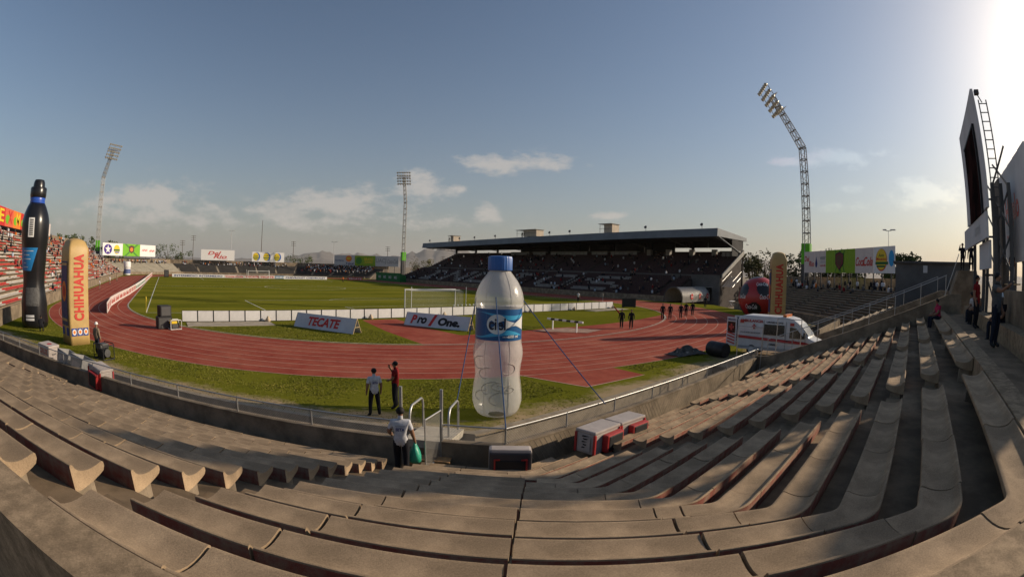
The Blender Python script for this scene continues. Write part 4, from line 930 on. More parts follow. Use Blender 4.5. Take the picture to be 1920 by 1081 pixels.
lab = MB().lathe([(LR,2.78),(LR,3.84)], 64, cap=False).build('label', plastic('label_blue',(.012,.095,.26),.35), bt, smooth=180)
def wave_band(z0, z1, f0, f1, m, a0=-1.2, a1=1.2, r=LR+.006, nm='label_wave'):
    n = 40; L = [(r*math.cos(a), r*math.sin(a), f1(a)) for a in [a0+(a1-a0)*i/n for i in range(n+1)]]; Q = [(r*math.cos(a), r*math.sin(a), f0(a)) for a in [a0+(a1-a0)*i/n for i in range(n+1)]]
    return MB().ribbon(L, Q).build(nm, m, lab)
LB = plastic('label_sky',(.05,.36,.62),.35); LWH = plastic('label_white',(.72,.72,.70),.35)
wave_band(0,0,lambda a: 3.60-.12*math.sin(a*2.2+.4), lambda a: 3.68-.05*math.sin(a*2.2+.2), LB); wave_band(0,0,lambda a: 2.92+.06*math.sin(a*2+.5), lambda a: 3.02+.12*math.sin(a*2.4+.8), LB)
def wdisc(rx, ry, a0, z0, m, r, nm='label_disc', tail=0):
    n = 40; P = []
    for i in range(n):
        w = 2*math.pi*i/n; x, y = rx*math.cos(w), ry*math.sin(w); P.append((r*math.cos(a0+x/r), r*math.sin(a0+x/r), z0+y))
    c = (r*math.cos(a0)*1.0, r*math.sin(a0), z0); P.append(c)
    return MB().add(P, [(i,(i+1)%n,n) for i in range(n)]).build(nm, m, lab)
A0 = -.06
# reader's right is +angle; the fish shape: white disc with a tail to the right
wdisc(.36,.33,A0,3.34,LWH,LR+.012)
n = 14; r = LR+.011; xs = [A0+.26/LR+(1.05)*i/n for i in range(n+1)]
MB().ribbon([(r*math.cos(a),r*math.sin(a),3.34+(.16-.11*math.sin(min(1,(a-xs[0])/.55)*math.pi/2)) + max(0,a-xs[0]-.5)*.42) for a in xs], [(r*math.cos(a),r*math.sin(a),3.34-(.16-.11*math.sin(min(1,(a-xs[0])/.55)*math.pi/2)) - max(0,a-xs[0]-.5)*.30) for a in xs]).build('label_tail', LWH, lab)
lettering('ciel', .58, .40, Matrix(), plastic('ink_black',(.012,.014,.03),.4), lab, bold=.02, warp=wrap(LR+.018,3.35,A0))
lettering('600 ml', .42, .10, Matrix(), LWH, lab, bold=.02, warp=wrap(LR+.018,2.93,A0+.72))
lettering('cont. net.', .22, .05, Matrix(), LWH, lab, warp=wrap(LR+.018,2.92,A0+.36))
# embossed swirls on the lower body
sw = MB(); rs = random.Random(4)
def rad_at(z):
    for (r0,z0),(r1,z1) in zip(prof, prof[1:]):
        if z0 <= z <= z1: return r0+(r1-r0)*(z-z0)/(z1-z0+1e-9)
    return .8
for (a, z, ra, turns) in ((-.75,1.9,.62,.55),(-.45,1.55,.55,.5),(.35,1.75,.50,-.6),(.1,1.2,.30,1.3),(-.2,1.0,.7,.4),(.55,1.1,.25,1.4),(-.6,.75,.6,.4),(.2,.62,.8,.35)):
    P = []
    for i in range(22):
        tt = i/21; w = tt*turns*2*math.pi+1.4; rr = ra*(1-.75*tt); zz = min(2.45,max(.3,z+rr*.55*math.sin(w))); aa = a+rr*math.cos(w)/.8; q = rad_at(zz)*1.012; P.append((q*math.cos(aa), q*math.sin(aa), zz))
    sw.tube(P, .011, 5)
sw.build('moulded_swirls', mat('pvc_seam',(.40,.36,.31),.5,.1,2), bt)['kind'] = 'stuff'
CORD = flat('blue_cord', (.02,.06,.16), .7)
wl = bt
def rope(p, q, sag=.05, r=.017):
    Minv = (Matrix.Translation(BP) @ Matrix.Rotation(face,4,'Z')).inverted(); P = []
    for i in range(13): tt = i/12; v = Vector(p).lerp(Vector(q),tt); v.z -= sag*math.sin(math.pi*tt); P.append(Minv @ v)
    MB().tube(P, r, 6).build('guy_rope', CORD, bt)
d_ = (CAM-BP).normalized(); sd = Vector((d_.y,-d_.x,0))
rope(BP+Vector((d_.x*.82,d_.y*.82,4.25))-sd*(-.12), Vector((PC.x,PC.y,1.22)))
rope(BP+Vector((0,0,4.15))-Vector((-d_.y,d_.x,0))*.84, dpt(GAP[1]-.02,-2.5,1.24)); rope(BP+Vector((0,0,4.15))+Vector((-d_.y,d_.x,0))*.84, at(1135,757,1.22))
# tall black drink bottle
KP = Vector((-43.8,-11.7,0)); rK = math.hypot(KP.x-CAM.x, KP.y-CAM.y); faceK = math.atan2(CAM.y-KP.y, CAM.x-KP.x)
HK = zat(60,336,rK)
kb = thing('inflatable_bottle', 'tall black inflatable sports drink bottle with blue neck ring', 'inflatable', tuple(KP), faceK)
K = HK/1.0; yk = lambda y: (945-y)/902*HK
kw = 2.62/168
kp = [(70,945),(80,930),(82,900),(78,850),(80,800),(72,740),(66,690),(66,640),(70,590),(74,540),(76,470),(80,440),(83,390),(84,320),(82,290),(74,255),(60,215),(48,190)]
MB().lathe([(w*kw,yk(y)) for w,y in kp][::1], 48, fn=lambda w,z: 1+.008*math.sin(6*w)).build('bottle_body', plastic('black_inflatable',(.010,.010,.012),.28), kb, smooth=180)
MB().lathe([(45*kw,yk(192)),(47*kw,yk(184)),(45*kw,yk(172)),(48*kw,yk(160)),(44*kw,yk(154))], 40).build('neck_ring', plastic('ring_blue',(.02,.08,.42),.35), kb, smooth=60)
MB().lathe([(47*kw,yk(156)),(50*kw,yk(140)),(50*kw,yk(98)),(47*kw,yk(92)),(37*kw,yk(90)),(34*kw,yk(60)),(28*kw,yk(45)),(20*kw,yk(43))], 40).build('sports_cap', plastic('black_inflatable',(.010,.010,.012),.28), kb, smooth=50)
def kpatch(y0, y1, x0, x1, m, nm, slant=0, r_=None):
    P = []; n = 10; L = []; Q = []
    cx = 175
    def rr(y):
        for (w0,a),(w1,c) in zip(kp,kp[1:]):
            if c <= y <= a: return (w1+(w0-w1)*(y-c)/(a-c+1e-9))*kw*1.012
        return 1.2
    rows = 8; V = []
    for j in range(rows+1):
        y = y0+(y1-y0)*j/rows; r = rr(y)
        xa, xb = x0, x1-slant*(y-y0)/(y1-y0)
        for i in range(n+1):
            x = (xa+(xb-xa)*i/n-cx)*kw; a = math.asin(max(-.999,min(.999,x/r))); V.append((r*math.cos(a), r*math.sin(a), yk(y)))
    F = [(j*(n+1)+i, j*(n+1)+i+1, (j+1)*(n+1)+i+1, (j+1)*(n+1)+i) for j in range(rows) for i in range(n)]
    return MB().add(V,F).build(nm, m, kb)
kpatch(284,400,133,168,LWH,'white_panel'); kpatch(462,600,100,196,plastic('print_blue',(.015,.17,.42),.35),'blue_panel',slant=38); kpatch(700,808,125,205,mat('small_print',(.10,.10,.10),.6,.5,14,col2=(.02,.02,.02)),'text_panel')
for i in range(9): kpatch(294+i*11,300+i*11,140,162,BLACK,'barcode_line').location.x = .012
for i in range(5): kpatch(480+i*24,484+i*24,112,(170,150,162,140,155)[i]-i*4,LGREY,'print_line').location.x = .012
for i in range(2): kpatch(862+i*20,876+i*20,122,172,LGREY,'print_badge').location.x = .01
# beige inflatable pillars
BEI = mat('beige_inflatable', (.46,.31,.12), .5, .08, 1.2, spec=.35)
def pillar(label, P, ang, H, w, d):
    p = thing('inflatable_pillar', label, 'inflatable', tuple(P), ang)
    bm = bmesh.new(); bmesh.ops.create_cube(bm, size=1); bmesh.ops.subdivide_edges(bm, edges=bm.edges[:], cuts=9, use_grid_fill=True)
    for v in bm.verts:
        x, y, z = v.co.x*2, v.co.y*2, v.co.z+.5
        bul = 1+.035*math.sin(math.pi*min(1,z*1.0))*(1-.35*abs(x*y)); top = max(0,(z-.90)/.10); sh = 1-.24*top**2.0
        k = .955+.045*math.cos(min(1,abs(x*y))*math.pi/2)
        v.co = Vector((x*w/2*bul*sh*k, y*d/2*bul*sh*k, H*(z-.012*top*(abs(x)**2+abs(y)**2)*1.6)))
    me = bpy.data.meshes.new('pillar_body'); bm.to_mesh(me); bm.free(); me.materials.append(BEI); link('pillar_body', me, p); smooth_by(me, 180)
    # text face is local -Y, graphic face local -X
    T = Matrix.Translation((0,-d/2*1.045,H*.54)) @ Matrix.Rotation(R(90),4,'X') @ Matrix.Rotation(R(90),4,'Z')
    lettering('CHIHUAHUA', H*.62, w*.50, T, flat('red_print',(.50,.045,.03),.5), p, bold=.05, space=1.1)
    BB = flat('band_blue',(.03,.06,.26),.5)
    for i in (-1,0,1):
        T = Matrix.Translation((i*w*.29,-d/2*1.03,H*.125)) @ Matrix.Rotation(R(90),4,'X'); s = w*.13
        MB().add([(-s,-s*1.15,0),(s,-s*1.15,0),(s,s*1.15,0),(-s,s*1.15,0)],[(0,1,2,3)],0,T).build('band_square', BB, p)
        disc(s*1.5,s*1.7,T @ Matrix.Translation((0,0,.012)),LWH,p,'band_disc'); disc(s*.9,s*1.0,T @ Matrix.Translation((0,0,.022)),ORANGE,p,'band_dot')
    G = Matrix.Translation((-w/2*1.045,0,H*.50)) @ Matrix.Rotation(R(-90),4,'Z') @ Matrix.Rotation(R(90),4,'X')
    MB().add([(-d*.36,-H*.32,0),(d*.36,-H*.32,0),(d*.36,H*.28,0),(-d*.36,H*.28,0)],[(0,1,2,3)],0,G).build('blue_print', flat('print_navy',(.03,.045,.13),.5), p)
    for y0 in (-.28,.24): MB().add([(-d*.32,H*y0,.012),(d*.32,H*y0,.012),(d*.32,H*(y0+.025),.012),(-d*.32,H*(y0+.025),.012)],[(0,1,2,3)],0,G).build('print_bar', BEI, p)
    disc(d*.52,H*.19,G @ Matrix.Translation((0,0,.014)),ORANGE,p,'print_sun'); disc(d*.28,H*.11,G @ Matrix.Translation((0,0,.026)),RED,p,'print_sun_core')
    for i in (-1,1):
        T = Matrix.Translation((-w/2*1.03,i*d*.25,H*.125)) @ Matrix.Rotation(R(-90),4,'Z') @ Matrix.Rotation(R(90),4,'X'); s = d*.13
        MB().add([(-s,-s,0),(s,-s,0),(s,s,0),(-s,s,0)],[(0,1,2,3)],0,T).build('band_square', BB, p)
    return p
PLp = Vector((-38.45,-18.65,0)); rP = math.hypot(PLp.x-CAM.x, PLp.y-CAM.y)
pillar('beige inflatable pillar lettered CHIHUAHUA beside the black bottle', PLp, R(32), zat(138,446,rP), 1.55, 1.8)
# the second pillar, standing by the passage
PRp = Vector((14.0,-36.9,0)); rP2 = math.hypot(PRp.x-CAM.x, PRp.y-CAM.y)
pillar('beige inflatable pillar lettered CHIHUAHUA beside the red ball', PRp, R(-62), zat(1458,472,rP2), 1.55, 1.4)
# red inflatable football
_d = pray(1424,520); _q = math.hypot(_d.x,_d.y); RBp = Vector((CAM.x+_d.x/_q*61, CAM.y+_d.y/_q*61, 0)); RR_ = 2.62
ball = thing('inflatable_ball', 'giant red inflatable football with black pentagons and white script', 'inflatable', tuple(RBp))
def football():
    bm = bmesh.new(); bmesh.ops.create_icosphere(bm, subdivisions=5, radius=RR_)
    phi = (1+5**.5)/2; ico = [Vector(v).normalized() for v in [(0,1,phi),(0,-1,phi),(0,1,-phi),(0,-1,-phi),(1,phi,0),(-1,phi,0),(1,-phi,0),(-1,-phi,0),(phi,0,1),(-phi,0,1),(phi,0,-1),(-phi,0,-1)]]
    rot = Matrix.Rotation(R(20),3,'Z') @ Matrix.Rotation(R(25),3,'X')
    ico = [rot @ v for v in ico]
    for f in bm.faces:
        c = f.calc_center_median().normalized(); f.smooth = True
        m = max(c.dot(v) for v in ico); f.material_index = 1 if m > math.cos(R(20.5)) else 0
    me = bpy.data.meshes.new('ball_skin'); bm.to_mesh(me); bm.free(); me.materials.append(plastic('ball_red',(.36,.02,.018),.35)); me.materials.append(plastic('ball_black',(.012,.012,.014),.35)); o = link('ball_skin', me, ball); o.location = (0,0,RR_*.97)
football()
dcam = (CAM-RBp); fb = math.atan2(dcam.y,dcam.x)
for (da, el, w) in ((.35,.12,1.6),(-.38,-.35,1.6),(.2,.75,1.5),(-.95,.1,1.4),(.95,-.2,1.4)):
    nrm = Vector((math.cos(fb+da)*math.cos(el), math.sin(fb+da)*math.cos(el), math.sin(el))); xr = Vector((-nrm.y,nrm.x,0)).normalized(); up = nrm.cross(xr)
    wf = lambda x, y, z=0: tuple((nrm*RR_ + xr*x + up*y).normalized()*(RR_*1.008) + Vector((0,0,RR_*.97)))
    lettering('Coca-Cola', w, w*.36, Matrix(), LWH, ball, bold=.01, shear=.35, warp=wf)
# white can
cn = thing('inflatable_can', 'white inflatable can on the track end below the star billboard', 'inflatable', (-46.0,116,0))
MB().lathe([(1.1,0),(1.25,.15),(1.25,2.2),(1.05,2.3),(1.35,2.5),(1.35,4.0),(1.2,4.25),(.6,4.3)], 28).build('can_body', WHITE, cn, smooth=40)
MB().lathe([(1.262,.5),(1.262,1.9)], 28, cap=False).build('can_print', flat('can_blue',(.10,.13,.28)), cn, smooth=60)
# ------------------------------------------------------------------ perimeter boards
PB = mat('white_board', (.70,.68,.67), .65, .07, 1.5, rnd=.06)
n = 37; xs = [-30.3+55.3*i/n for i in range(n+1)]
bb0 = None
for i in range(n):
    yb = -7.5-1.4*max(0,(xs[i]-2)/24)**1.5; yb2 = -7.5-1.4*max(0,(xs[i+1]-2)/24)**1.5; ang = math.atan2(yb2-yb, xs[1]-xs[0])
    if bb0 is None:
        b = thing('perimeter_board', 'blank white panel with dark frame in the row along the near goal line', 'board', (0,0,0), 0, 'white boards along the near goal line')
        w = (xs[1]-xs[0])/2
        MB().box(-w+.05,w-.05,-.02,.02,.06,.95).build('panel', PB, b)
        fr = MB(); fr.box(-w+.005,-w+.05,-.03,.03,0,.98); fr.box(w-.05,w-.005,-.03,.03,0,.98); fr.box(-w+.05,w-.05,-.028,.028,.95,.98); fr.box(-w+.05,w-.05,-.028,.028,.02,.06)
        fr.build('frame', BLACK, b); MB().tube([(w-.03,.02,.85),(w-.03,.55,0)], .02, 5).build('rear_strut', DKSTEEL, b); bb0 = b
    else: b = copy_tree(bb0)
    b.location = ((xs[i]+xs[i+1])/2, (yb+yb2)/2, 0); b.rotation_euler.z = ang; b['label'] = 'blank white board with black frame, '+ordw(i+1)+' in its row from the speaker stack'
for i, xq in enumerate((-22.2,-11.8,-3.2,9.2,16.8,24.6)):
    s = thing('sandbag', 'beige sandbag at the foot of the white boards, '+ordw(i+1)+' from the speaker stack', 'sandbag', (xq,-7.85-1.4*max(0,(xq-2)/24)**1.5,0), rb.uniform(0,3), 'sandbags at the white boards')
    MB().lathe([(.05,0),(.22,.03),(.26,.12),(.18,.28),(.08,.42),(.10,.48)], 12, fn=lambda w,z: 1+.15*math.sin(3*w)).build('sack', mat('sack_cloth',(.50,.40,.28),.9,.15,8), s, smooth=180)
BAN = [(-38.3,-1.2),(-38.75,6),(-38.5,14),(-37.9,24),(-37.5,36),(-37.2,50),(-37.0,66),(-36.9,82),(-36.8,99),(-36.7,117)]
for i, (a, b) in enumerate(zip(BAN, BAN[1:])):
    w = thing('perimeter_banner', 'low pale side banner lettered '+('TECATE','Coca-Cola','Carta Blanca')[i%3]+', '+ordw(i+1)+' from the yellow corner flag', 'banner', (0,0,0), 0, 'banners along the side of the pitch')
    A, B = Vector((*b,0)), Vector((*a,0)); x = (B-A).normalized(); nn = Vector((x.y,-x.x,0)); L = (B-A).length
    MB().add([(p.x+q.x,p.y+q.y,z) for z in (.05,1.05) for p,q in ((A,nn*.03),(B,nn*.03),(B,-nn*.03),(A,-nn*.03))], [(0,3,2,1),(4,5,6,7),(0,1,5,4),(1,2,6,5),(2,3,7,6),(3,0,4,7)]).build('sheet', WHITE if i in (4,5) else PINK, w, fix=True)
    Fb = frame_on(a, b, 0, .05)
    for j in range(max(2, int(L/3.2))):
        cnt = max(2,int(L/3.2)); lettering(('TECATE','Coca-Cola','Carta Blanca')[i%3], L/cnt*.8, .55, Fb(L*(j+.5)/cnt,.55), RED if i not in (4,5) else DKGREEN, w, bold=.03, shear=.15)
    MB().tube([(A.x,A.y,0),(A.x,A.y,1.1)], .03, 5).build('post', DKSTEEL, w)
# lettered boards behind the far goal
def fboard(x0, x1, y, txt, m, tm, label, h=1.0):
    w = thing('advertising_board', label, 'board', ((x0+x1)/2,y,0)); L = x1-x0
    MB().box(-L/2,L/2,-.05,.05,.05,h).build('panel', m, w); lettering(txt, L*.92, h*.55, Matrix.Translation((0,-.07,h*.52)) @ Matrix.Rotation(R(90),4,'X'), tm, w, bold=.03)
    for x in (-L/2+.2,L/2-.2): MB().tube([(x,.05,.9),(x,.6,0)], .03, 5).build('strut', DKSTEEL, w)
fboard(-29.5,-11.5,106.8,'INTERMEDIO INTERMEDIO',WHITE,DKBLUE,'white board lettered in blue left of the far goal')
fboard(-11.4,-4.8,106.9,'Coca-Cola',PINK,RED,'pale board with red script left of the far goal'); fboard(-4.7,6.0,106.9,'TECATE TECATE',PINK,RED,'pale board with bold red lettering behind the far goal')
fboard(6.1,11.0,106.9,'ciel',flat('board_blue',(.20,.30,.42)),WHITE,'pale blue board behind the far goal')
fboard(8.6,24.0,104.6,'CHEVROLET CHEVROLET',WHITE,DKBLUE,'white board lettered in dark blue right of the far goal'); fboard(31.0,36.5,103.0,'TECATE',RED,WHITE,'red board standing right of the far goal')
sp_ = thing('loudspeaker', 'tall black loudspeaker beside the far lettered board', 'speaker', (-31.5,104.5,0)); MB().bbox(-.8,.8,-.5,.5,0,2.2,.06).build('cabinet', BLACK, sp_, fix=True); MB().bbox(-.6,.6,-.53,-.49,.3,2.0,.02).build('grille', DKSTEEL, sp_, fix=True)
# A-frame signs
AFR = mat('aframe_sheet', (.56,.57,.60), .6, .08, .8)
def aframe(label, A, B, h=1.12, dep=1.05):
    A, B = Vector((*A,0)), Vector((*B,0)); x = (B-A).normalized(); n = x.cross(Vector((0,0,1))); L = (B-A).length
    s = thing('aframe_sign', label, 'sign', tuple((A+B)/2), math.atan2(x.y,x.x))
    th = math.atan2(h, dep/2); sl_ = math.hypot(h, dep/2)
    P = Matrix.Translation((0,-dep/2,0)) @ Matrix.Rotation(th,4,'X')        # sloping sheet facing the reader
    MB().box(-L/2,L/2,0,sl_,-.015,.015,M=P).build('front_sheet', AFR, s); MB().box(-L/2,L/2,0,sl_,-.015,.015,M=Matrix.Translation((0,dep/2,0)) @ Matrix.Rotation(math.pi-th,4,'X')).build('rear_sheet', AFR, s)
    for e in (-1,1):
        f = MB()
        for d in (-1,1): f.tube([(e*(L/2+.03),d*dep/2,0),(e*(L/2+.03),0,h)], .03, 5)
        f.tube([(e*(L/2+.03),-dep*.28,h*.42),(e*(L/2+.03),dep*.28,h*.42)], .025, 5); f.build('end_frame', PALEWOOD, s)
    return s, P @ Matrix.Translation((0,sl_/2,.025)), L, sl_
s, P, L, hh_ = aframe('grey A-frame sign lettered TECATE in red on the infield grass', (-20.2,-11.0), (-17.1,-16.6))
lettering('TECATE', L*.55, hh_*.66, P, LWH, s, bold=.075, shear=.18, name='letter_outline'); lettering('TECATE', L*.54, hh_*.62, P @ Matrix.Translation((0,0,.008)), RED, s, bold=.045, shear=.18)
s, P, L, hh_ = aframe('grey A-frame sign lettered Pro One with a red numeral by the runway', (-10.3,-12.5), (-7.6,-18.4))
lettering('P', .62, hh_*.66, P @ Matrix.Translation((-L*.36,0,0)), RED, s, bold=.05, shear=.2); lettering('ro', 1.0, hh_*.48, P @ Matrix.Translation((-L*.225,-.06,0)), BLACK, s, bold=.05, shear=.2)
lettering('1', .75, hh_*.85, P @ Matrix.Translation((-L*.055,.02,0)), RED, s, bold=.08, shear=.5); lettering('One.', 2.2, hh_*.60, P @ Matrix.Translation((L*.20,-.02,0)), BLACK, s, bold=.06, shear=.1)
# ------------------------------------------------------------------ goals, flags, barrier
GW = flat('goal_white',(.72,.72,.70),.45)
def net(mb, quad, nu, nv, r=.006):
    a,b,c,d = [Vector(q) for q in quad]
    for i in range(nu+1): t_ = i/nu; mb.tube([a.lerp(b,t_), d.lerp(c,t_)], r, 3, cap=False)
    for j in range(nv+1): t_ = j/nv; mb.tube([a.lerp(d,t_), b.lerp(c,t_)], r, 3, cap=False)
def goal(label, y, s, nd, r=.06):
    g = thing('football_goal', label, 'goal', (0,y,0)); 
    for x in (-3.66,3.66): MB().tube([(x,0,0),(x,0,2.44)], r, 10).build('post', GW, g, smooth=60)
    MB().tube([(-3.72,0,2.44),(3.72,0,2.44)], r, 10).build('crossbar', GW, g, smooth=60)
    for x in (-3.9,3.9): MB().tube([(x,-s*2.0,0),(x,-s*2.0,2.85)], .04, 8).build('net_pole', GW, g, smooth=60)
    nm = MB(); rr = .006 if s > 0 else .012
    net(nm, [(-3.66,-s*1.9,0),(3.66,-s*1.9,0),(3.66,-s*1.8,2.35),(-3.66,-s*1.8,2.35)], nd, nd//3, rr)
    net(nm, [(-3.66,0,2.44),(3.66,0,2.44),(3.66,-s*1.8,2.35),(-3.66,-s*1.8,2.35)], nd, nd//4, rr)
    for x in (-3.66,3.66): net(nm, [(x,0,0),(x,-s*1.9,0),(x,-s*1.8,2.35),(x,0,2.44)], nd//4, nd//3, rr)
    nm.build('net', flat('net_cord',(.45,.45,.42),.8), g)['kind'] = 'stuff'
    sg = MB(); sg.tube([(-3.66+7.32*i/20,-s*1.0,2.46-.16*math.sin(math.pi*i/20)) for i in range(21)], .02, 5); sg.build('net_rope', GW, g)
goal('white football goal with loose net behind the blank white boards', 0, 1, 48); goal('distant white football goal in front of the far terraces', 105, -1, 24)
for (x, y, lb, fm) in ((-34,0,'yellow corner flag on a pole by the curved banner',YELLOW),(34,0,'corner flag beside the black screen at the right-hand goal line',PINK),(34,105,'distant corner flag near the shadowed corner terraces',YELLOW)):
    f = thing('corner_flag', lb, 'flag', (x,y,0)); MB().tube([(0,0,0),(0,0,1.6)], .022, 6).build('pole', YELLOW if fm is YELLOW else GW, f)
    MB().add([(0,0,1.58),(.05,.03,1.1),(.10,-.03,1.05),(.06,.02,1.5)], [(0,1,2,3)]).build('flag_cloth', fm, f)
for i in range(8):
    bl = thing('football', 'white football lying in the goal area, '+ordw(i+1)+' in its row from the goal centre', 'ball', (5.6+i*.75,3.0+.12*i,.11), i, 'footballs in a row'); MB().lathe([(.11*math.sin(math.pi*j/8)+1e-4,-.11*math.cos(math.pi*j/8)) for j in range(9)], 12).build('leather', GW, bl, smooth=180)
br = thing('steeplechase_barrier', 'black and white striped steeplechase barrier on two legs', 'barrier', (-.8,-22.7,0), R(-88))
for i in range(9): MB().bbox(-2.0+i*.445,-1.56+i*.445,-.07,.07,.84,1.0,.01).build('beam_block', (LWH if i % 2 == 0 else BLACK), br, fix=True)
for x in (-1.35,1.35): MB().box(x-.04,x+.04,-.05,.05,0,.84).build('leg', GW, br)
pit = MB().add([(-3.2,-21.2,.03),(-.9,-20.9,.03),(1.2,-21.3,.03),(2.6,-24.2,.03),(-.2,-24.8,.03)], [(0,1,2,3,4)]).build('water_jump_cover', mat('dusty_cover',(.32,.20,.15),.9,.2,2,coord='Geo')); pit['kind'] = 'structure'
bs = thing('black_screen', 'low black board standing on the infield near the corner flag', 'board', tuple(at(1179,576)), R(-30)); MB().bbox(-1.15,1.15,-.06,.06,.05,1.35,.02).build('panel', BLACK, bs, fix=True); MB().box(-1.0,-.9,-.3,.3,0,.05).build('foot', BLACK, bs); MB().box(.9,1.0,-.3,.3,0,.05).build('foot', BLACK, bs)
# loudspeaker stack and generators
ls = thing('loudspeaker', 'wide black loudspeaker cabinet standing on the track', 'speaker', (-32.0,-11.6,0), R(15)); MB().bbox(-.62,.62,-.45,.45,0,.92,.03).build('cabinet', BLACK, ls, fix=True); MB().bbox(-.54,.54,-.47,-.44,.08,.84,.01).build('grille', DKSTEEL, ls, fix=True)
ls = thing('loudspeaker', 'smaller black loudspeaker cabinet stacked on the wide one', 'speaker', (-31.95,-11.5,.922), R(22)); MB().bbox(-.5,.5,-.42,.42,0,.82,.03).build('cabinet', BLACK, ls, fix=True); MB().bbox(-.42,.42,-.44,-.41,.08,.74,.01).build('grille', DKSTEEL, ls, fix=True)
def generator(label, p, ang, fm, tm, em, s=1.0):
    g = thing('generator', label, 'generator', tuple(p), ang); w, d, h = .48*s, .34*s, .72*s; f = MB()
    for y in (-d,d): f.tube([(-w,y,.04),(-w,y,h*.92),(-w*.85,y,h),(w*.85,y,h),(w,y,h*.92),(w,y,.04),(-w,y,.04)], .028, 6)
    for x in (-w,w):
        for z in (.04,h*.9): f.tube([(x,-d,z),(x,d,z)], .028, 6)
    f.build('tube_frame', fm, g); MB().bbox(-w*.8,w*.25,-d*.8,d*.8,h*.62,h*.96,.04).build('fuel_tank', tm, g, fix=True); MB().bbox(-w*.7,w*.5,-d*.7,d*.7,.08,h*.58,.05).build('engine', em, g, fix=True)
    MB().lathe([(.02,-.05),(d*.55,-.04),(d*.55,.04),(.02,.05)], 16, M=Matrix.Translation((w*.7,0,h*.42)) @ Matrix.Rotation(R(90),4,'Y')).build('recoil_cover', DKSTEEL, g)
generator('black petrol generator in a tube frame beside the man in a white helmet', at(196,672), R(-50), BLACK, DKSTEEL, BLACK, 1.15); generator('yellow generator in a white tube frame beside the speakers', at(328,617), R(20), GW, YELLOW, DKSTEEL, 1.0)
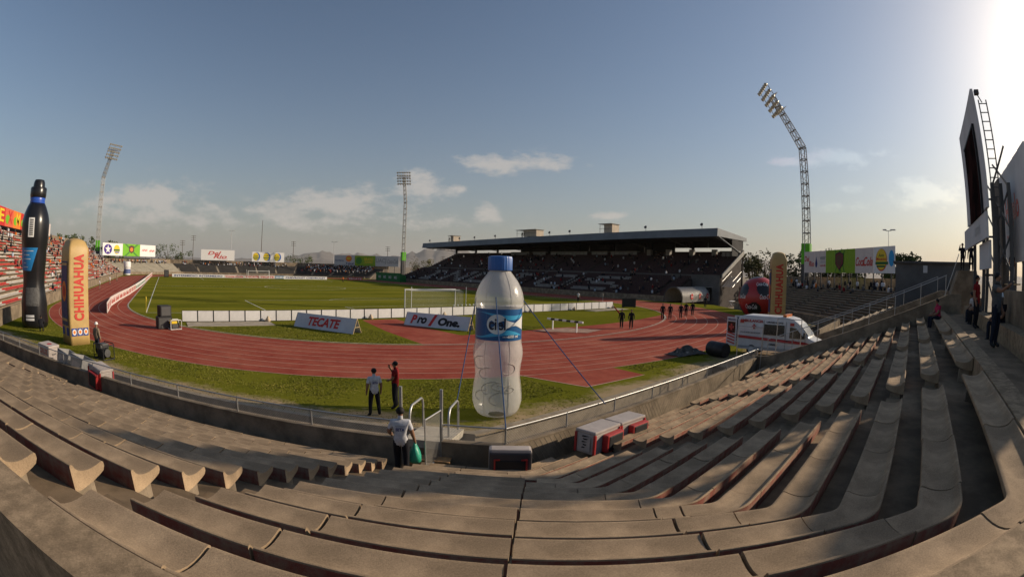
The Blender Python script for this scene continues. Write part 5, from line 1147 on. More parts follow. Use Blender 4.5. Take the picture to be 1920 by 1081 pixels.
# ------------------------------------------------------------------ vendors' boxes
GBOX = mat('box_grey', (.26,.255,.25), .6, .1, 3); BXR = plastic('box_red', (.40,.03,.03), .45); BXW = mat('box_white', (.42,.37,.34), .55, .1, 3); BXD = plastic('box_dark', (.05,.045,.05), .5)
def cooler(label, p, ang, w=1.0, d=.62, h=.62, style='closed', tilt=0, pitch=0):
    c = thing('vendor_box', label, 'box', tuple(p), ang); c.rotation_euler = (pitch, tilt, ang)
    if style == 'bin':
        mb = MB()      # open tapered bin
        o = [(-w/2*.84,-d/2*.84,0),(w/2*.84,-d/2*.84,0),(w/2*.84,d/2*.84,0),(-w/2*.84,d/2*.84,0),(-w/2,-d/2,h),(w/2,-d/2,h),(w/2,d/2,h),(-w/2,d/2,h)]; t_ = .035
        i_ = [(x*.91,y*.88,max(z,t_)) for x,y,z in o]
        mb.add(o+i_, [(3,2,1,0),(0,1,5,4),(1,2,6,5),(2,3,7,6),(3,0,4,7),(8,9,10,11),(8,12,13,9),(9,13,14,10),(10,14,15,11),(11,15,12,8),(4,5,13,12),(5,6,14,13),(6,7,15,14),(7,4,12,15)]); mb.build('bin_shell', GBOX, c)
        MB().box(-w*.30,w*.30,-d/2*.96-.012,-d/2*.93,h*.3,h*.72).build('sticker', BXW, c)
    elif style == 'front':
        MB().bbox(-w/2,w/2,-d/2,d/2,0,h,.06).build('shell', BXD, c, fix=True); MB().bbox(-w/2-.012,w/2+.012,-d/2+.16,d/2+.012,h*.03,h+.014,.07).build('rim', BXW, c, fix=True)
        MB().bbox(-w*.36,w*.36,-d/2-.016,-d/2+.02,h*.06,h*.76,.02).build('opening', BLACK, c, fix=True)  # black slab on the face stands in for a shaded hollow
        for x in (-1,1):
            MB().box(x*w*.375-.018,x*w*.375+.018,-d/2-.03,-d/2,h*.06,h*.80).build('handle_rim', BXR, c); MB().box(min(x*w*.25,x*w*.356),max(x*w*.25,x*w*.356),-d/2-.03,-d/2,h*.76,h*.80).build('handle_rim', BXR, c)
    else:
        MB().bbox(-w/2,w/2,-d/2,d/2,0,h*.86,.03).build('shell', BXW, c, fix=True); MB().bbox(-w/2-.02,w/2+.02,-d/2-.02,d/2+.02,h*.862,h,.03).build('lid', BXW, c, fix=True); MB().tube([(w/2+.01,-.14,h*.55),(w/2+.06,-.12,h*.55),(w/2+.06,.12,h*.55),(w/2+.01,.14,h*.55)], .016, 6).build('carry_handle', BXD, c)
        if style == 'red':
            for x in (-w/2,w/2):
                for y in (-d/2,d/2): MB().bbox(x-.035,x+.035,y-.035,y+.035,0,h*.86,.01).build('edge_trim', BXR, c)
            MB().bbox(-w*.22,w*.46,-d/2-.20,-d/2-.004,h*.04,h*.80,.04).build('hatch', BXR, c, fix=True); MB().bbox(-w*.16,w*.41,-d/2-.215,-d/2-.16,h*.10,h*.74,.03).build('hatch_dark_slab', BLACK, c, fix=True)  # raised black slab on the hatch imitates the dark of a recess
            M = Matrix.Translation((-w/2-.037,0,h*.42)) @ Matrix.Rotation(R(-90),4,'Z') @ Matrix.Rotation(R(90),4,'X')
            MB().add([(-d*.30,-h*.3,0),(d*.30,-h*.3,0),(d*.30,h*.3,0),(-d*.30,h*.3,0)],[(0,1,2,3)],0,M).build('end_label', BXW, c)
            for i in range(5): MB().add([(-d*.16+.07*(i%2),-h*.18+.08*i,.008),(-d*.02+.07*(i%2),-h*.18+.08*i,.008),(d*.06+.03*i,-h*.12+.08*i,.008),(-d*.10,-h*.12+.08*i,.008)],[(0,1,2,3)],0,M).build('end_print', BLACK, c)
        else:
            M = Matrix.Translation((0,-d/2-.008,h*.46)) @ Matrix.Rotation(R(90),4,'X')
            lettering('CRUZ', w*.8, h*.30, M @ Matrix.Translation((0,h*.19,0)), BXR, c, bold=.06); lettering('AZUL', w*.8, h*.30, M @ Matrix.Translation((0,-h*.17,0)), BXR, c, bold=.06)
            M = Matrix.Translation((w*.08,0,h+.004)); disc(w*.3,d*.4,M,BXR,c,'lid_print')
    return c
def on_row(s, o, z): return dpt(s, o, z)
aD = math.atan2(EV.y, EV.x)
cooler('white box with big red lettering tilted at the parapet', at(92,676,.34)+Vector((0,0,-.02)), aD+R(10), .95,.8,.85,'text',tilt=R(6))
cooler('open grey bin between the lettered box and the other bin', at(125,690,.34), aD+R(4), 1.0,.85,.75,'bin',tilt=R(12),pitch=R(-12)); cooler('open grey bin with white sticker next to the red trimmed box', at(152,704,.34), aD+R(2), 1.0,.9,.8,'bin',tilt=R(8),pitch=R(-14))
cooler('white box with red trim and red hatch at the end of the bins', at(190,722,.30), aD+R(-6), 1.0,.7,.8,'red',tilt=R(8))
cooler('dark cooler with pale rim and black opening in the stand corner', Vector((-24.35,-42.32,-.02)), aD+R(6), 1.02,.50,.86,'front')
cooler('red and white vendor box lying on the lowest bench of the end wing', Vector((-21.75,-42.95,.40)), R(2), 1.12,.62,.66,'red'); cooler('red and white vendor box lying behind the other red one', Vector((-20.45,-42.92,.40)), R(-2), 1.12,.60,.62,'red')
# tarp heap and bin near the ambulance
hp = thing('tarpaulin_heap', 'crumpled grey tarpaulin heaped on the grass by the passage', 'tarpaulin', tuple(at(1288,664)), R(-20))
rs = random.Random(8); mb = MB(); nx, ny = 14, 9
for i in range(nx):
    for j in range(ny): mb.v.append((-1.3+2.6*i/(nx-1)+rs.uniform(-.08,.08), -.7+1.4*j/(ny-1)+rs.uniform(-.08,.08), .02+max(0,(1-(abs(i-6.5)/7)**2)*(1-(abs(j-4)/4.5)**2))*.5*rs.uniform(.35,1.3)))
mb.f = [(i*ny+j,(i+1)*ny+j,(i+1)*ny+j+1,i*ny+j+1) for i in range(nx-1) for j in range(ny-1)]; mb.m = [0]*len(mb.f); mb.build('sheet', mat('tarp_grey',(.07,.066,.06),.7,.3,3,col2=(.34,.32,.29),thr=(.60,.72)), hp)
bn = thing('plastic_drum', 'dark plastic drum lying on its side beside the tarpaulin heap', 'drum', tuple(at(1345,668)+Vector((0,0,.48))), R(70)); MB().lathe([(.05,-.75),(.44,-.74),(.48,-.66),(.48,.0),(.47,.05),(.48,.1),(.48,.66),(.44,.74),(.05,.75)], 24, M=Matrix.Rotation(R(90),4,'Y')).build('shell', mat('drum_black',(.02,.02,.022),.5,.2,3), bn, smooth=40)
tb = thing('white_table', 'small white folding table on the grass near the red ball', 'table', tuple(at(1372,572)), R(10))
MB().box(-1.1,1.1,-.4,.4,.70,.75).build('table_top', WHITE, tb)
for x in (-.9,.9): MB().tube([(x,-.3,0),(x,.3,.7)], .03, 5).build('leg', LGREY, tb); MB().tube([(x,.3,0),(x,-.3,.7)], .03, 5).build('leg', LGREY, tb)
gt = thing('dugout_tent', 'dark green dugout tent lettered in white at the shadowed corner', 'tent', (45.0,98,0), R(90))
MB().add([(-9,-1.2,0),(9,-1.2,0),(9,1.2,0),(-9,1.2,0),(-9,-1.2,2.0),(9,-1.2,2.0),(9,1.2,2.9),(-9,1.2,2.9)],[(0,1,5,4),(1,2,6,5),(2,3,7,6),(3,0,4,7),(4,5,6,7)]).build('canvas', mat('tent_green',(.01,.13,.03),.7,.1,1), gt)
for i in range(4):
    lettering('IMSS', 2.0,.9, Matrix.Translation((-6+i*4,1.22,1.4)) @ Matrix.Rotation(R(180),4,'Z') @ Matrix.Rotation(R(90),4,'X'), LGREY, gt); lettering('IMSS', 2.0,.9, Matrix.Translation((-6+i*4,-1.22,1.1)) @ Matrix.Rotation(R(90),4,'X'), LGREY, gt)
# ------------------------------------------------------------------ ambulance (nose towards the stand, rear doors open to the field)
am = thing('ambulance', 'white ambulance van with red crosses and open rear doors in the passage', 'ambulance', (0.0,-38.55,0), 0)
AW = plastic('van_white', (.56,.56,.56), .3); GLS = plastic('van_glass', (.012,.014,.016), .12); AR = plastic('van_red', (.40,.03,.025), .4)
L, W2 = 6.0, 1.0      # local: +Y rear (towards field) at 0, nose at -6
side = [(0,.42),(0,2.30),(-.12,2.52),(-.5,2.62),(-3.6,2.62),(-4.05,2.52),(-4.45,2.28),(-5.05,1.62),(-5.25,1.38),(-5.85,1.18),(-6.0,.98),(-6.02,.55),(-5.9,.40)]
mb = MB(); n = len(side); secs = [(-W2,.90),(-W2*1.0,1.0),(W2*1.0,1.0),(W2,.90)]
def wx(y, z): return W2*(1-.10*max(0,(z-1.3)/1.3)**1.5)*(1-.10*max(0,(-y-4.8)/1.2))
V = [(-wx(y,z),y,z) for y,z in side]+[(wx(y,z),y,z) for y,z in side]
mb.add(V, [tuple(range(n)), tuple(range(n,2*n))[::-1]]+[(i,(i+1)%n,(i+1)%n+n,i+n) for i in range(n)])
o = mb.build('van_body', AW, am, fix=True)
md = o.modifiers.new('bevel','BEVEL'); md.width = .07; md.segments = 3; md.limit_method = 'ANGLE'; md.angle_limit = R(25)
for f in o.data.polygons: f.use_smooth = True
def sidepanel(P, m, nm, off=.012, par=None):
    for sx in (-1,1):
        q = [(sx*(wx(y,z)+off),y,z) for y,z in P]; k = len(q)
        MB().add(q+[(x-sx*.03,y,z) for x,y,z in q], [tuple(range(k)), tuple(range(k,2*k))[::-1]]+[(i,(i+1)%k,(i+1)%k+k,i+k) for i in range(k)]).build(nm, m, par or am, fix=True)
sidepanel([(-2.0,1.45),(-2.0,2.12),(-3.45,2.12),(-3.45,1.45)], GLS, 'side_window'); sidepanel([(-3.85,1.35),(-3.85,2.05),(-4.3,1.98),(-4.95,1.36)], GLS, 'cab_window')
MB().add([(-.80,-4.50,2.22),(.80,-4.50,2.22),(.88,-5.16,1.50),(-.88,-5.16,1.50)],[(0,1,2,3)],0,Matrix.Translation((0,-.035,.035))).build('windscreen', plastic('windscreen',(.35,.36,.36),.1), am)
sidepanel([(-.05,1.12),(-.05,1.30),(-4.9,1.16),(-5.6,1.02),(-5.6,.95),(-3,1.05)], AR, 'red_stripe'); 
for sx in (-1,1):
    Mx = lambda y, z: Matrix.Translation((sx*(wx(y,z)+.016),y,z)) @ Matrix.Rotation(R(90)*sx,4,'Z') @ Matrix.Rotation(R(90),4,'X')
    lettering('AMBULANCIA', 1.7, .19, Mx(-1.05,2.28), AR, am, bold=.04); lettering('URGENCIAS', 1.2, .11, Mx(-2.75,2.26), BLACK, am, bold=.03)
    lettering('CRUZ ROJA MEXICANA', 1.5, .10, Mx(-1.0,1.50), BLACK, am, bold=.02); lettering('1068', .55, .14, Mx(-2.7,.85), BLACK, am, bold=.03)
    for (y,z,s) in ((-1.25,1.92,.16),(-4.15,1.14,.11)):
        c = MB(); c.box(-s,s,-s*.36,s*.36,0,.008); c.box(-s*.36,s*.36,-s,s,0,.0085); c.add([],[]); q = MB(); q.v = [tuple(Mx(y,z) @ Vector(v)) for v in c.v]; q.f = c.f; q.m = c.m; q.build('red_cross', AR, am)
    for y in (-.35,-4.0): MB().box(sx*(wx(y,2.2)+.03)-.02,sx*(wx(y,2.2)+.03)+.02,y-.14,y+.14,2.12,2.3).build('marker_light', AR, am)
    for y in (-1.15,-4.95):
        w = MB().lathe([(.16,-.11),(.33,-.11),(.36,-.08),(.36,.08),(.33,.11),(.16,.11)], 24, M=Matrix.Translation((sx*.88,y,.36)) @ Matrix.Rotation(R(90),4,'Y')).build('wheel', BLACK, am, smooth=40)
        MB().lathe([(.02,.0),(.17,.0),(.20,.02),(.20,.06)], 16, M=Matrix.Translation((sx*.97,y,.36)) @ Matrix.Rotation(R(90)*sx,4,'Y')).build('rim', LGREY, w)
for y_ in (-1.95,-3.55,-4.98):
    sidepanel([(y_-.008,.55),(y_-.008,2.35 if y_ > -4 else 1.3),(y_+.008,2.35 if y_ > -4 else 1.3),(y_+.008,.55)], DKSTEEL, 'panel_gap', .006)
sidepanel([(-3.62,1.12),(-3.62,1.17),(-3.80,1.17),(-3.80,1.12)], DKSTEEL, 'door_handle', .03); sidepanel([(-.1,.42),(-.1,.62),(-5.8,.62),(-5.8,.42)], GREY, 'sill_trim', .015)
for sx in (-1,1):
    MB().bbox(min(sx*1.02,sx*1.26),max(sx*1.02,sx*1.26),-5.0,-4.88,1.42,1.78,.03).build('wing_mirror', BLACK, am, fix=True); MB().box(sx*.62-.16,sx*.62+.16,-6.03,-5.98,.80,1.0).build('headlight', LGREY, am)
MB().box(-.75,.75,-3.5,-3.25,2.63,2.78).build('light_bar', plastic('bar_amber',(.55,.16,.04),.3), am); MB().box(-.9,.9,-6.08,-5.95,.35,.7).build('bumper', DKSTEEL, am)
MB().box(-.9,.9,-.01,.02,.5,2.4).build('rear_dark_panel', BLACK, am)  # black panel stands in for the dark inside of the van
for sx in (-1,1):
    T = Matrix.Translation((sx*.98,.03,0)) @ Matrix.Rotation(sx*R(-72),4,'Z')
    dr = MB().bbox(*( (-.9,0) if sx > 0 else (0,.9) ),-.03,.03,.5,2.42,.03,M=T).build('rear_door', AW, am, fix=True)
    x0, x1 = (-.8,-.1) if sx > 0 else (.1,.8)
    for yy in (-.036,.036):
        MB().box(x0,x1,yy-.004,yy+.004,1.38,2.12,M=T).build('door_window', GLS, dr)
        c = MB(); xm = (x0+x1)/2; c.box(xm-.22,xm+.22,yy*1.25-.004,yy*1.25+.004,1.68,1.84,M=T); c.box(xm-.08,xm+.08,yy*1.27-.004,yy*1.27+.004,1.54,1.98,M=T); c.build('red_cross', AR, dr)
        ch = MB()
        for i in range(4): z = .62+i*.2; ch.add([(x0,yy*1.3,z),(x0,yy*1.3,z+.1),(x1,yy*1.3,z+.22),(x1,yy*1.3,z+.12)],[(0,1,2,3)],0,T)
        ch.build('hazard_stripes', AR, dr)
        xm2 = (x0+x1)/2; lettering('AMBULANCIA', .68,.12, T @ Matrix.Translation((xm2,yy*1.3,2.26)) @ (Matrix.Rotation(R(90),4,'X') if yy < 0 else Matrix.Rotation(R(180),4,'Z') @ Matrix.Rotation(R(90),4,'X')), DKBLUE, dr, bold=.03)
# ------------------------------------------------------------------ people
SKIN = mat('skin', (.26,.14,.085), .6, .08, 6, spec=.3); HAIR = flat('black_hair', (.012,.010,.010), .7)
CL = {}
def cloth(name, col):
    if name not in CL: CL[name] = mat('cloth_'+name, col, .85, .14, 9, spec=.15, bump=.3, bscale=14)
    return CL[name]
CW = cloth('white',(.55,.55,.57)); CB = cloth('black',(.014,.014,.018)); CN = cloth('navy',(.018,.022,.035)); CR = cloth('dark_red',(.20,.012,.014)); CG = cloth('grey',(.10,.10,.10)); CT = cloth('tan',(.22,.17,.12)); CP = cloth('pink',(.42,.03,.09)); CLB = cloth('light_blue',(.35,.42,.5)); SHOE = flat('shoe_black',(.012,.012,.012),.5)
BASE = {'pel':(0,0,.95),'bel':(0,.005,1.08),'che':(0,-.01,1.27),'nkb':(0,-.01,1.42),'nk':(0,.0,1.49),'jaw':(0,.02,1.555),'hd':(0,.015,1.625),'top':(0,.005,1.70)}
def person(label, loc, rz, shirt, pants, pose=None, group=None, long=False, hat=None, scale=1.0, detail=False, shoe=SHOE, hair=HAIR, cat='person'):
    J = dict(BASE); P = dict(hipL=(-.095,0,.90),kneeL=(-.11,.02,.50),ankL=(-.12,-.02,.09),toeL=(-.14,.14,.035),hipR=(.095,0,.90),kneeR=(.11,.02,.50),ankR=(.12,-.02,.09),toeR=(.14,.14,.035),
             shL=(-.185,-.01,1.38),elL=(-.25,-.03,1.11),wrL=(-.26,.06,.87),shR=(.185,-.01,1.38),elR=(.25,-.03,1.11),wrR=(.26,.06,.87))
    P.update(pose or {}); sh = (pose or {}).get('_shift', (0,0,0)); P.pop('_shift', None)
    J.update(P)
    rad = dict(pel=.140,bel=.138,che=.150,nkb=.078,nk=.055,jaw=.070,hd=.094,top=.062,hip=.112,knee=.080,ank=.060,toe=.042,sh=.082,el=.055,wr=.034,hand=.034)
    E = [('pel','bel','S'),('bel','che','S'),('che','nkb','S'),('nkb','nk','K'),('nk','jaw','K'),('jaw','hd','K'),('hd','top','K')]
    for s in 'LR':
        E += [('pel','hip'+s,'P'),('hip'+s,'knee'+s,'P'),('knee'+s,'ank'+s,'P'),('ank'+s,'toe'+s,'F'),('che','sh'+s,'S'),('sh'+s,'el'+s,'S'),('el'+s,'wr'+s,'S' if long else 'K')]
        w = Vector(J['wr'+s]); e = Vector(J['el'+s]); d = (w-e).normalized(); J['hand'+s] = tuple(w+d*.075); E.append(('wr'+s,'hand'+s,'K'))
        sx = -1 if s == 'L' else 1; side_ = Vector((-sx*.2,1,0)); side_ = (side_-d*side_.dot(d)).normalized(); inn = d.cross(side_)
        if detail:
            for q in range(4):
                off = side_*(.030-.020*q); c = w+d*.085+off; ln_ = (.070,.080,.075,.058)[q]
                J['f%d%s' % (q,s)] = tuple(c+d*ln_*.5); J['g%d%s' % (q,s)] = tuple(c+d*ln_*.85+side_*.0-Vector((0,0,0))+inn*(.012*sx)); E += [('hand'+s,'f%d%s' % (q,s),'K'),('f%d%s' % (q,s),'g%d%s' % (q,s),'K')]
            J['t0'+s] = tuple(w+d*.045+side_*.045); J['t1'+s] = tuple(w+d*.085+side_*.06); E += [('wr'+s,'t0'+s,'K'),('t0'+s,'t1'+s,'K')]
        else:
            J['f'+s] = tuple(w+d*.16); E.append(('hand'+s,'f'+s,'K')); J['t'+s] = tuple(w+d*.07+side_*.05); E.append(('wr'+s,'t'+s,'K'))
    hd = Vector(J['hd']); J['nose'] = tuple(hd+Vector((0,.115,-.015))); E.append(('hd','nose','K'))
    names = list(J); idx = {k: i for i, k in enumerate(names)}
    me = bpy.data.meshes.new('skel'); me.from_pydata([J[k] for k in names], [(idx[a], idx[b]) for a, b, _ in E], []); ob = link('skel', me)
    ob.modifiers.new('skin','SKIN'); 
    for k in names:
        r = rad.get(k.rstrip('LR')) or rad.get(k)
        if r is None: r = .0095 if k[0] in 'fgt' and detail else .018
        if k == 'nose': r = .016
        if k in ('pel',): r = .14
        if k.startswith('wr') and long: r = .04
        sv = me.skin_vertices[0].data[idx[k]]; sv.radius = (r, r); sv.use_root = (k == 'pel')
    ss = ob.modifiers.new('ss','SUBSURF'); ss.levels = 2 if detail else 1; ss.render_levels = ss.levels
    dg = bpy.context.evaluated_depsgraph_get(); body = bpy.data.meshes.new_from_object(ob.evaluated_get(dg)); bpy.data.objects.remove(ob); bpy.data.meshes.remove(me)
    body.materials.clear(); [body.materials.append(m) for m in (SKIN, shirt, pants, shoe)]
    segs = [(Vector(J[a]), Vector(J[b]), k, a) for a, b, k in E if not a.startswith(('f','t','hand'))]
    for f in body.polygons:
        c = f.center; best = 9; kk = 'S'
        for a, b, k, nm in segs:
            t_ = max(0, min(1, (c-a).dot(b-a)/max(1e-9,(b-a).length_squared))); dd = (c-(a+(b-a)*t_)).length - (.06 if k == 'S' and nm in ('bel','che','pel') else 0)
            if dd < best:
                best = dd; kk = k
                if nm.startswith('sh') and not long and t_ > .62: kk = 'K'
                if nm == 'nkb' and t_ < .35: kk = 'S'
        f.material_index = {'K':0,'S':1,'P':2,'F':3}[kk]; f.use_smooth = True
    pr = thing('person', label, cat, tuple(loc), rz, group); pr.scale = (scale,)*3
    link('body', body, pr); T = Matrix.Translation(Vector(J['hd'])+Vector((0,-.012,.018)))
    hp_ = [(.098*math.sin(math.pi/2*j/5)+1e-4, .098*math.cos(math.pi/2*j/5)*1.02) for j in range(6)]+[(.094,-.03)]
    tilt = (Vector(J['top'])-Vector(J['jaw'])).normalized(); hm = T @ tilt.to_track_quat('Z','Y').to_matrix().to_4x4() @ Matrix.Rotation(R(0),4,'X')
    if hat: MB().lathe([(.108*math.sin(math.pi/2*j/5)+1e-4, .03+.11*math.cos(math.pi/2*j/5)) for j in range(6)]+[(.13,.015),(.13,0.0)], 16, M=hm).build('helmet', hat, pr, smooth=180)
    else: MB().lathe(hp_, 16, M=hm @ Matrix.Rotation(R(14),4,'X') @ Matrix.Translation((0,-.010,-.004))).build('hair', hair, pr, smooth=180)
    return pr
def face_to(p, q): return math.atan2(q[1]-p[1], q[0]-p[0]) - math.pi/2
# the man with the green bag on the aisle
p = on_row(-2.35, 1.25, zt(1)); rz = R(-45)+R(12)
WALK = dict(kneeL=(-.10,.10,.50),ankL=(-.10,.03,.09),toeL=(-.11,.19,.035),ankR=(.11,-.10,.10),toeR=(.12,.05,.035),kneeR=(.11,.0,.51))
BACKTXT = lambda pr, s=1.0: [lettering('SETA', .20,.075, Matrix.Translation((0,-.166,1.24)) @ Matrix.Rotation(R(90),4,'X'), DKBLUE, pr, bold=.04), lettering('SEGURIDAD', .22,.035, Matrix.Translation((0,-.166,1.32)) @ Matrix.Rotation(R(90),4,'X'), GREY, pr)]
man = person('man in white polo carrying a green bag down the terrace aisle', p, rz, CW, CB, dict(WALK, elR=(.26,-.02,1.12), wrR=(.30,.10,.92), elL=(-.27,.0,1.13), wrL=(-.24,.17,1.02)), detail=True, scale=1.02); BACKTXT(man)
bag = thing('carrier_bag', 'thin green plastic bag hanging from the man\'s hand', 'bag', tuple(Vector(p)+Matrix.Rotation(rz,3,'Z') @ Vector((.31,.16,0))), rz)
BAGM = mat('bag_green',(.03,.34,.22),.4,.15,5,spec=.4,alpha=.93,bump=.6,bscale=9)
MB().lathe([(.02,.32),(.10,.33),(.155,.40),(.16,.50),(.13,.60),(.085,.70),(.05,.78),(.03,.86)], 20, fn=lambda w,z: 1+.10*math.sin(3*w+z*9)+.05*math.sin(8*w)).build('bag_body', BAGM, bag, smooth=180)
MB().tube([(-.02,0,.84),(-.01,.02,.90),(.01,.02,.90),(.02,0,.84)], .008, 5).build('bag_handle', BAGM, bag)
g1 = at(703,779); w1 = person('man in white polo with lettered back standing by the grass edge', g1, face_to(g1,(-22,-20)), CW, CB, dict(ankL=(-.17,-.02,.09),toeL=(-.20,.13,.035),kneeL=(-.14,.02,.5),ankR=(.17,-.02,.09),toeR=(.20,.13,.035),kneeR=(.14,.02,.5)), detail=True, scale=.99); BACKTXT(w1)
g2 = at(742,765); person('man in dark red shirt with a hand raised to his face', g2, face_to(g2,(-40,-20)), CR, CB, dict(elR=(.22,.10,1.20), wrR=(.08,.20,1.46), elL=(-.27,.02,1.14), wrL=(-.12,.20,1.05)), detail=True, scale=1.03)
g3 = at(184,664); person('man in a white helmet and tan shirt next to the black generator', g3, face_to(g3,(-20,0)), CT, CN, hat=WHITE, long=True, scale=1.0)
# stewards walking on the right-hand bend
OFF = [((1165,615),'steward in black carrying a rifle shape over the shoulder, seen beside the barrier',0),((1183,616),'steward in black walking just behind the flag carrier',1),((1242,598),'steward in black with a white armband beside the trestle',0),((1256,598),'steward in black with a cap standing by the trestle',1),((1276,597),'steward in black at the front of the tight group of three',0),((1286,593),'steward in black with a rucksack in the tight group',1),((1298,592),'steward in black at the rear of the tight group',0),((1322,576),'lone dark-clothed man walking near the corrugated tunnel',1)]
for (uv, lb, k) in OFF:
    g = at(*uv); pr = person(lb, g, face_to(g,(-30+k*8,-40)), CB, CB, dict(WALK) if k == 0 else dict(WALK, ankL=(-.10,-.12,.1),toeL=(-.10,.04,.04),kneeL=(-.10,.0,.51),ankR=(.10,.12,.09),toeR=(.11,.28,.035),kneeR=(.10,.12,.5)), long=True, scale=1.03)
fl_ = at(1163,614); ff = thing('furled_flag', 'furled dark flag on a pole carried by a steward', 'flag', tuple(fl_), 0); MB().tube([(0.1,-.1,1.0),(-.9,.3,2.1)], .03, 6).build('pole', DKSTEEL, ff); MB().tube([(-.2,.0,1.35),(-.8,.26,2.0)], [.08,.05], 8).build('rolled_cloth', CR, ff)
g = at(1084,566); person('player in white bib standing behind the white boards', g, face_to(g,(0,-40)), CW, CB, scale=1.0)
g = at(643,529); person('player in orange bib far out on the pitch', g, 0, cloth('orange',(.55,.14,.02)), CB)
for uv, lb, c in (((187,543),'man in pale shirt standing on the side track by the red seats',CW),((206,533),'man in pale shirt beside the small cart on the side track',CW),((219,527),'man in tan shirt at the far end of the side track',CT)):
    g = at(*uv); person(lb, g, face_to(g,(0,40)), c, CT)
g = at(78,622); person('crouched person in dark clothes at the foot of the black bottle', (g.x,g.y,0), face_to(g,(-43,-11)), CB, CB, dict(pel=(0,-.15,.42),bel=(0,-.1,.55),che=(0,.02,.72),nkb=(0,.08,.86),nk=(0,.10,.92),jaw=(0,.13,.98),hd=(0,.13,1.05),top=(0,.12,1.12),hipL=(-.1,-.12,.40),hipR=(.1,-.12,.40),kneeL=(-.14,.28,.50),kneeR=(.14,.28,.50),ankL=(-.13,.05,.09),toeL=(-.13,.22,.035),ankR=(.13,.05,.09),toeR=(.13,.22,.035),shL=(-.18,.03,.82),shR=(.18,.03,.82),elL=(-.24,.25,.62),elR=(.24,.25,.62),wrL=(-.12,.42,.55),wrR=(.12,.42,.55)), long=True)
# people on the walkway and top rows of the end wing
SIT = dict(pel=(0,-.05,.50),bel=(0,-.04,.64),che=(0,.0,.83),nkb=(0,.03,.98),nk=(0,.05,1.05),jaw=(0,.08,1.115),hd=(0,.075,1.185),top=(0,.06,1.26),hipL=(-.10,.0,.49),hipR=(.10,.0,.49),kneeL=(-.14,.42,.52),kneeR=(.14,.42,.52),ankL=(-.13,.40,.09),toeL=(-.13,.56,.035),ankR=(.13,.40,.09),toeR=(.13,.56,.035),shL=(-.185,.0,.94),shR=(.185,.0,.94),elL=(-.25,.10,.70),elR=(.25,.10,.70),wrL=(-.12,.34,.62),wrR=(.12,.34,.62))
def seat12(x, k=12): return Vector((x, PAR.y-(O0+DK*k)-.26, zt(k)-.10))
person('person in a pink top seated on the upper benches', seat12(-9.6,12), R(20), CP, CN, SIT); person('person in white shirt leaning forward on the wall seat', Vector((-11.2,-53.72,3.62)), R(35), CW, CN, dict(SIT, che=(0,.10,.80),nkb=(0,.18,.93),nk=(0,.21,.99),jaw=(0,.26,1.04),hd=(0,.27,1.11),top=(0,.28,1.18),shL=(-.18,.14,.90),shR=(.18,.14,.90)))
person('person in dark clothes seated beside the leaning one', Vector((-12.3,-53.72,3.62)), R(10), CG, CB, SIT); person('person in a white cap and dark top seated against the block wall', Vector((-17.3,-53.72,3.62)), R(25), CB, CN, SIT, hat=WHITE)
person('person in a grey shirt standing with an arm stretched out', Vector((-19.2,-53.15,3.70)), R(140), CG, CN, dict(elR=(.20,.25,1.30),wrR=(.25,.50,1.42)), scale=1.0); person('person in a red top standing by the scoreboard posts', Vector((-14.2,-53.3,3.70)), R(150), CR, CB)
person('person in dark top and white trousers on the scaffold under the hoarding', Vector((-2.4,-57.6,5.2)), R(120), CB, CW)
person('person in black filming on top of the stair wedge', Vector((2.2,-54.6,5.9)), R(60), CB, CB, dict(elR=(.25,.15,1.25),wrR=(.10,.28,1.5)), long=True); person('person in black close beside the filming one', Vector((1.9,-55.25,5.9)), R(75), CB, CB, None, long=True)
sg = thing('scaffold_plank', 'plank on two steel legs under the lettered hoarding', 'scaffold'); MB().box(-3.4,-1.4,-58.0,-57.25,5.12,5.2).build('plank', PALEWOOD, sg)
for x in (-3.3,-1.5): MB().tube([(x,-57.6,-1.5),(x,-57.6,5.12)], .05, 6).build('leg', DKSTEEL, sg)
# roof crew
for i, (y, x) in enumerate(((48.6,59.8),(47.6,59.9),(46.0,60.0),(84.8,60.0))): person(('cameraman in black at the front of the wide roof cabin','crew member in dark shirt in the middle of the wide roof cabin','crew member in dark shirt at the wall of the wide roof cabin','cameraman in black at the small roof shelter')[i], Vector((x,y,13.57+(99.0-y)/109.4-(x-58.3)*.0436)), R(90), CB, CB, long=True)
# far crowd: many small seated figures that read as one mass
def crowd(nm, label, spots, seed, pal=(0,0,1,1,1,2,2,3,4,4,5,6,7)):
    rs = random.Random(seed); mb = MB(); cols = [cloth('white',(0,)*3),CB,CN,CR,CG,CLB,CT,cloth('orange',(0,)*3),SKIN]
    for (x, y, z) in spots:
        c = rs.choice(pal); h = rs.uniform(.55,.68); a = rs.uniform(0,6.28); M = Matrix.Translation((x,y,z)) @ Matrix.Rotation(a,4,'Z')
        mb.lathe([(.10,.38),(.20,.45),(.19,.6),(.23,.82),(.17,.94),(.07,1.0)], 7, c, M=M); mb.lathe([(.05,.98),(.10,1.05),(.105,1.15),(.06,1.24)], 7, 8 if rs.random() < .5 else 1, M=M); mb.box(-.18,.18,.0,.45,.34,.5, rs.choice((1,2,6)), M=M); mb.box(-.17,.17,.36,.46,0,.36, rs.choice((1,2)), M=M)
    o = mb.build(nm, cols, None, smooth=180); tag(o, label, 'crowd', kind='stuff')
def spots_wing(g, L, rows, n, seed, lo=8, dk=DK, dz=DZ, zb=0, s0=0, s1=None):
    rs = random.Random(seed); out = []
    for _ in range(n):
        k = min(rows, int(lo+(rows-lo+1)*rs.random()**.6)); s = rs.uniform(s0, s1 or L); p = g(s, .55+dk*k+.25, zb-.02+dz*k+(.0 if k < rows else .3)); out.append(tuple(p))
    return out
crowd('far_crowd', 'crowd of small figures along the top of the far end terraces', spots_wing(wF[1],48.4,13,110,1,11), 1)
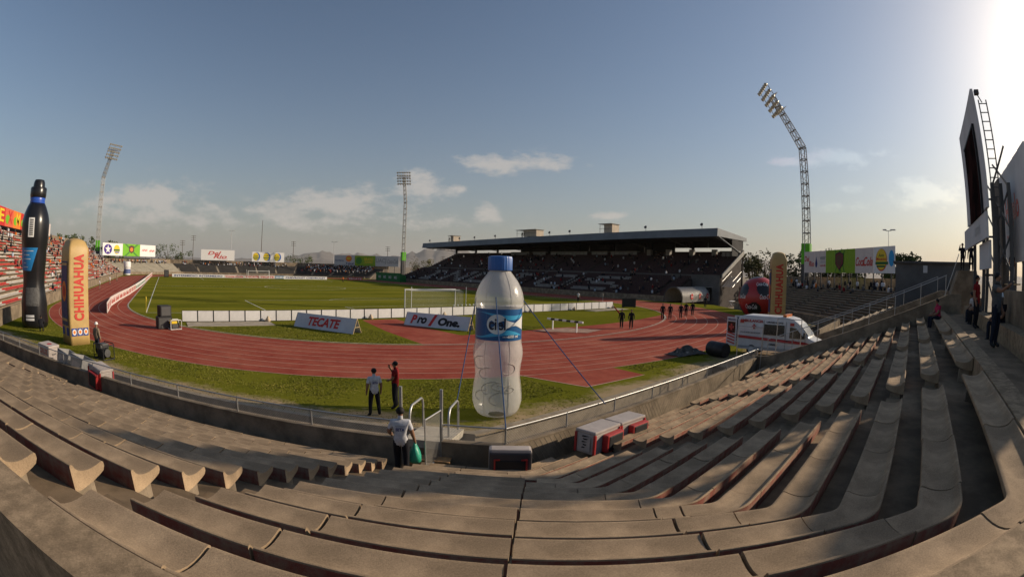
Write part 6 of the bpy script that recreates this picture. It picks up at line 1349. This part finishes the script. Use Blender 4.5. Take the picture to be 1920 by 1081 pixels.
crowd('far_crowd', 'dense dark crowd in the shadowed far corner terraces', spots_wing(wFR[1],32.4,13,420,2,5), 2)
crowd('far_crowd', 'scattered spectators along the top of the pale grey terraces', spots_wing(wFL[1],32.4,13,60,3,12), 3)
crowd('far_crowd', 'spectators below the long billboard on the dark terraces', spots_wing(wNR[1],32.4,13,46,4,11), 4)
crowd('side_crowd', 'spectators scattered among the red and white seats', spots_wing(gL,143,20,260,5,0,.8,.43,.25,30), 5)
crowd('stand_crowd', 'dark spectators scattered in the covered main stand', [(49.3+.82*k+.6, y, .55+.3*k+.05) for k, y in [(random.Random(i).randrange(0,13), random.Random(i+999).uniform(-3,102)) for i in range(170)]] + [(60.3+.98*k+.6, y, 4.75+.43*k) for k, y in [(random.Random(i+5).randrange(0,12), random.Random(i+2999).uniform(-9,97)) for i in range(200)]], 6, (1,1,1,1,2,2,4,4,3,5,0))
# ------------------------------------------------------------------ trees, poles
BARK = mat('bark', (.10,.075,.05), .9, .3, 4)
def leafmat(nm, a, b): return mat(nm, a, .8, .3, .35, col2=b, coord='Geo', spec=.15)
LF = [leafmat('leaf_dark',(.028,.045,.012),(.075,.090,.025)), leafmat('leaf_olive',(.06,.06,.018),(.13,.115,.035))]
def tree(label, x, y, z0, h, w, k=0, seed=0, n=900):
    rs = random.Random(seed); t_ = thing('tree', label, 'tree', (x,y,z0), 0, 'trees beyond the stands'); tr = MB(); th = h*.42
    tr.tube([(0,0,-.2),(w*.02,0,th*.5),(-w*.02,w*.02,th)], [h*.035,h*.028,h*.02], 7); tips = []
    for i in range(7):
        a = i*.9+rs.random(); q = (math.cos(a)*w*.3, math.sin(a)*w*.3, h*rs.uniform(.55,.85)); tr.tube([(0,0,th*.8),((q[0])*.5,q[1]*.5,(th+q[2])/2),q], [h*.018,h*.012,h*.005], 5); tips.append(q)
    tr.build('trunk', BARK, t_)
    cl = [(rs.gauss(0,.26)*w, rs.gauss(0,.26)*w, h*(.62+rs.uniform(-.26,.30)), rs.uniform(.10,.20)*w) for _ in range(16)]; mb = MB()
    for _ in range(n):
        cx, cy, cz, cr = rs.choice(cl); d = Vector((rs.gauss(0,1),rs.gauss(0,1),rs.gauss(0,1))).normalized()*cr*rs.uniform(.55,1.1); c = Vector((cx,cy,cz))+d
        s = rs.uniform(.10,.24)*(h/7); u = Vector((rs.gauss(0,1),rs.gauss(0,1),rs.gauss(0,1))).normalized(); v = u.orthogonal().normalized()
        mb.add([c-u*s-v*s*.5, c+u*s-v*s*.3, c+u*s*.8+v*s*.5, c-u*s*.7+v*s*.6], [(0,1,2,3)])
    mb.build('crown', LF[k], t_)
def ray_pt(u, r): 
    d = pray(u, 500); q = math.hypot(d.x,d.y); return CAM.x+d.x/q*r, CAM.y+d.y/q*r
TREES = [(98,438,235,9,10,0),(118,434,240,10,11,0),(150,438,235,9,12,0),(172,442,238,9,10,0),(205,446,232,9,9,0),(315,459,245,12,13,0),(338,470,240,7,8,0),(558,478,260,9,11,0),(578,482,262,8,9,0),(690,0,0,0,0,0),(782,483,270,8,12,1),(800,486,268,7,9,1),
 (1412,466,122,11,11,1),(1432,474,125,9,8,1),(1480,478,108,8,7,0),(1532,466,112,11,9,0),(1556,466,115,10,8,0),(1588,468,112,9,8,0),(1695,463,98,9,7,0),(1712,474,99,8,6,0),(1672,474,100,8,6,0),(640,492,280,7,9,1),(720,492,290,8,9,1)]
TL = ['dark tree just right of the black bottle above the side stand','dark tree with pointed top between black bottle and beige pillar','broad dark tree right behind the beige pillar','dark tree left of the slim mast with green casing','dark tree peeking over the star logo billboard','large dark tree right of the star logo billboard','low dark tree beside the wooden power poles','bushy dark tree right of the three yellow logos','smaller dark tree next to the bushy one near the corner','', 'olive tree between the far light mast and the main stand','low olive tree close to the end of the main stand roof','large olive tree behind the stair of the main stand','smaller olive tree between the main stand and the beige pillar','dark tree right of the second beige pillar','tall dark tree rising behind the Del Rio panel','dark tree rising behind the water logo panel','dark tree rising behind the green crest panel','tall dark tree right of the yellow oval logo','small dark tree above the long low shed','small dark tree touching the edge of the yellow logo panel','low olive tree behind the orange globe panel','low olive tree behind the script panel in the corner']
for i, (u, v, r, h, w, k) in enumerate(TREES):
    if r == 0: continue
    x, y = ray_pt(u, r); top = zat(u, v, r); h = max(h, top+1.5)
    lb = TL[i]
    tree(lb, x, y, -1.5, top+1.5, w, k, 100+i, 900 if r < 130 else 520); 
def pole(label, u, v, r, arms='lamp', g=None):
    x, y = ray_pt(u, r); top = zat(u, v, r); t_ = thing('utility_pole' if arms != 'lamp' else 'lamp_pole', label, 'pole', (x,y,-1.5), math.atan2(CAM.y-y,CAM.x-x)+math.pi/2, g); H = top+1.5
    MB().tube([(0,0,0),(0,0,H)], [.22*r/250,.12*r/250], 6).build('shaft', LGREY if arms == 'lamp' else BARK, t_)
    if arms == 'lamp':
        for s in (-1,1): MB().tube([(0,0,H),(s*1.3,0,H+.25)], .08, 5).build('arm', LGREY, t_); MB().box(s*1.0-.5,s*1.0+.9 if s > 0 else s*1.0+.5,-.25,.25,H+.15,H+.4).build('lamp_head', LGREY, t_)
    elif arms == 'cross':
        for z in (.4,1.6,2.8): MB().box(-1.6,1.6,-.1,.1,H-z-.1,H-z+.1).build('cross_arm', BARK, t_)
pole('white double-headed lamp pole behind the Del Rio billboard', 432, 433, 260); pole('tall slim mast with a round top behind the three yellow logos', 489, 413, 280, 'mast'); pole('wooden power pole with cross arms left of the Del Rio billboard', 341, 450, 300, 'cross'); pole('tall wooden power pole with cross arms behind the dark terraces', 361, 441, 310, 'cross')
pole('wooden power pole with cross arms near the small trees', 549, 452, 320, 'cross'); pole('lamp pole beside the shadowed corner billboard', 625, 454, 270); pole('distant power pole with cross arms over the script panel', 726, 462, 330, 'cross'); pole('distant power pole between the mast and the main stand', 830, 480, 330, 'cross'); pole('slim lamp pole above the yellow oval logo', 1666, 433, 120)
# ------------------------------------------------------------------ dusty air over the whole scene
hm_ = bpy.data.materials.new('dusty_air'); hm_.use_nodes = True; t = hm_.node_tree; t.nodes.clear()
vol = N(t, 'ShaderNodeVolumePrincipled'); vol.inputs['Color'].default_value = (.93,.92,.92,1); vol.inputs['Density'].default_value = HAZE_DENSITY; vol.inputs['Anisotropy'].default_value = .2
mo = N(t, 'ShaderNodeOutputMaterial'); t.links.new(vol.outputs[0], mo.inputs['Volume'])
hzo = MB().box(-15500,15500,-15500,15500,-31.5,620).build('haze', hm_); hzo['kind'] = 'stuff'; hzo['label'] = 'thin dusty air over the stadium and hills'; hzo['category'] = 'haze'
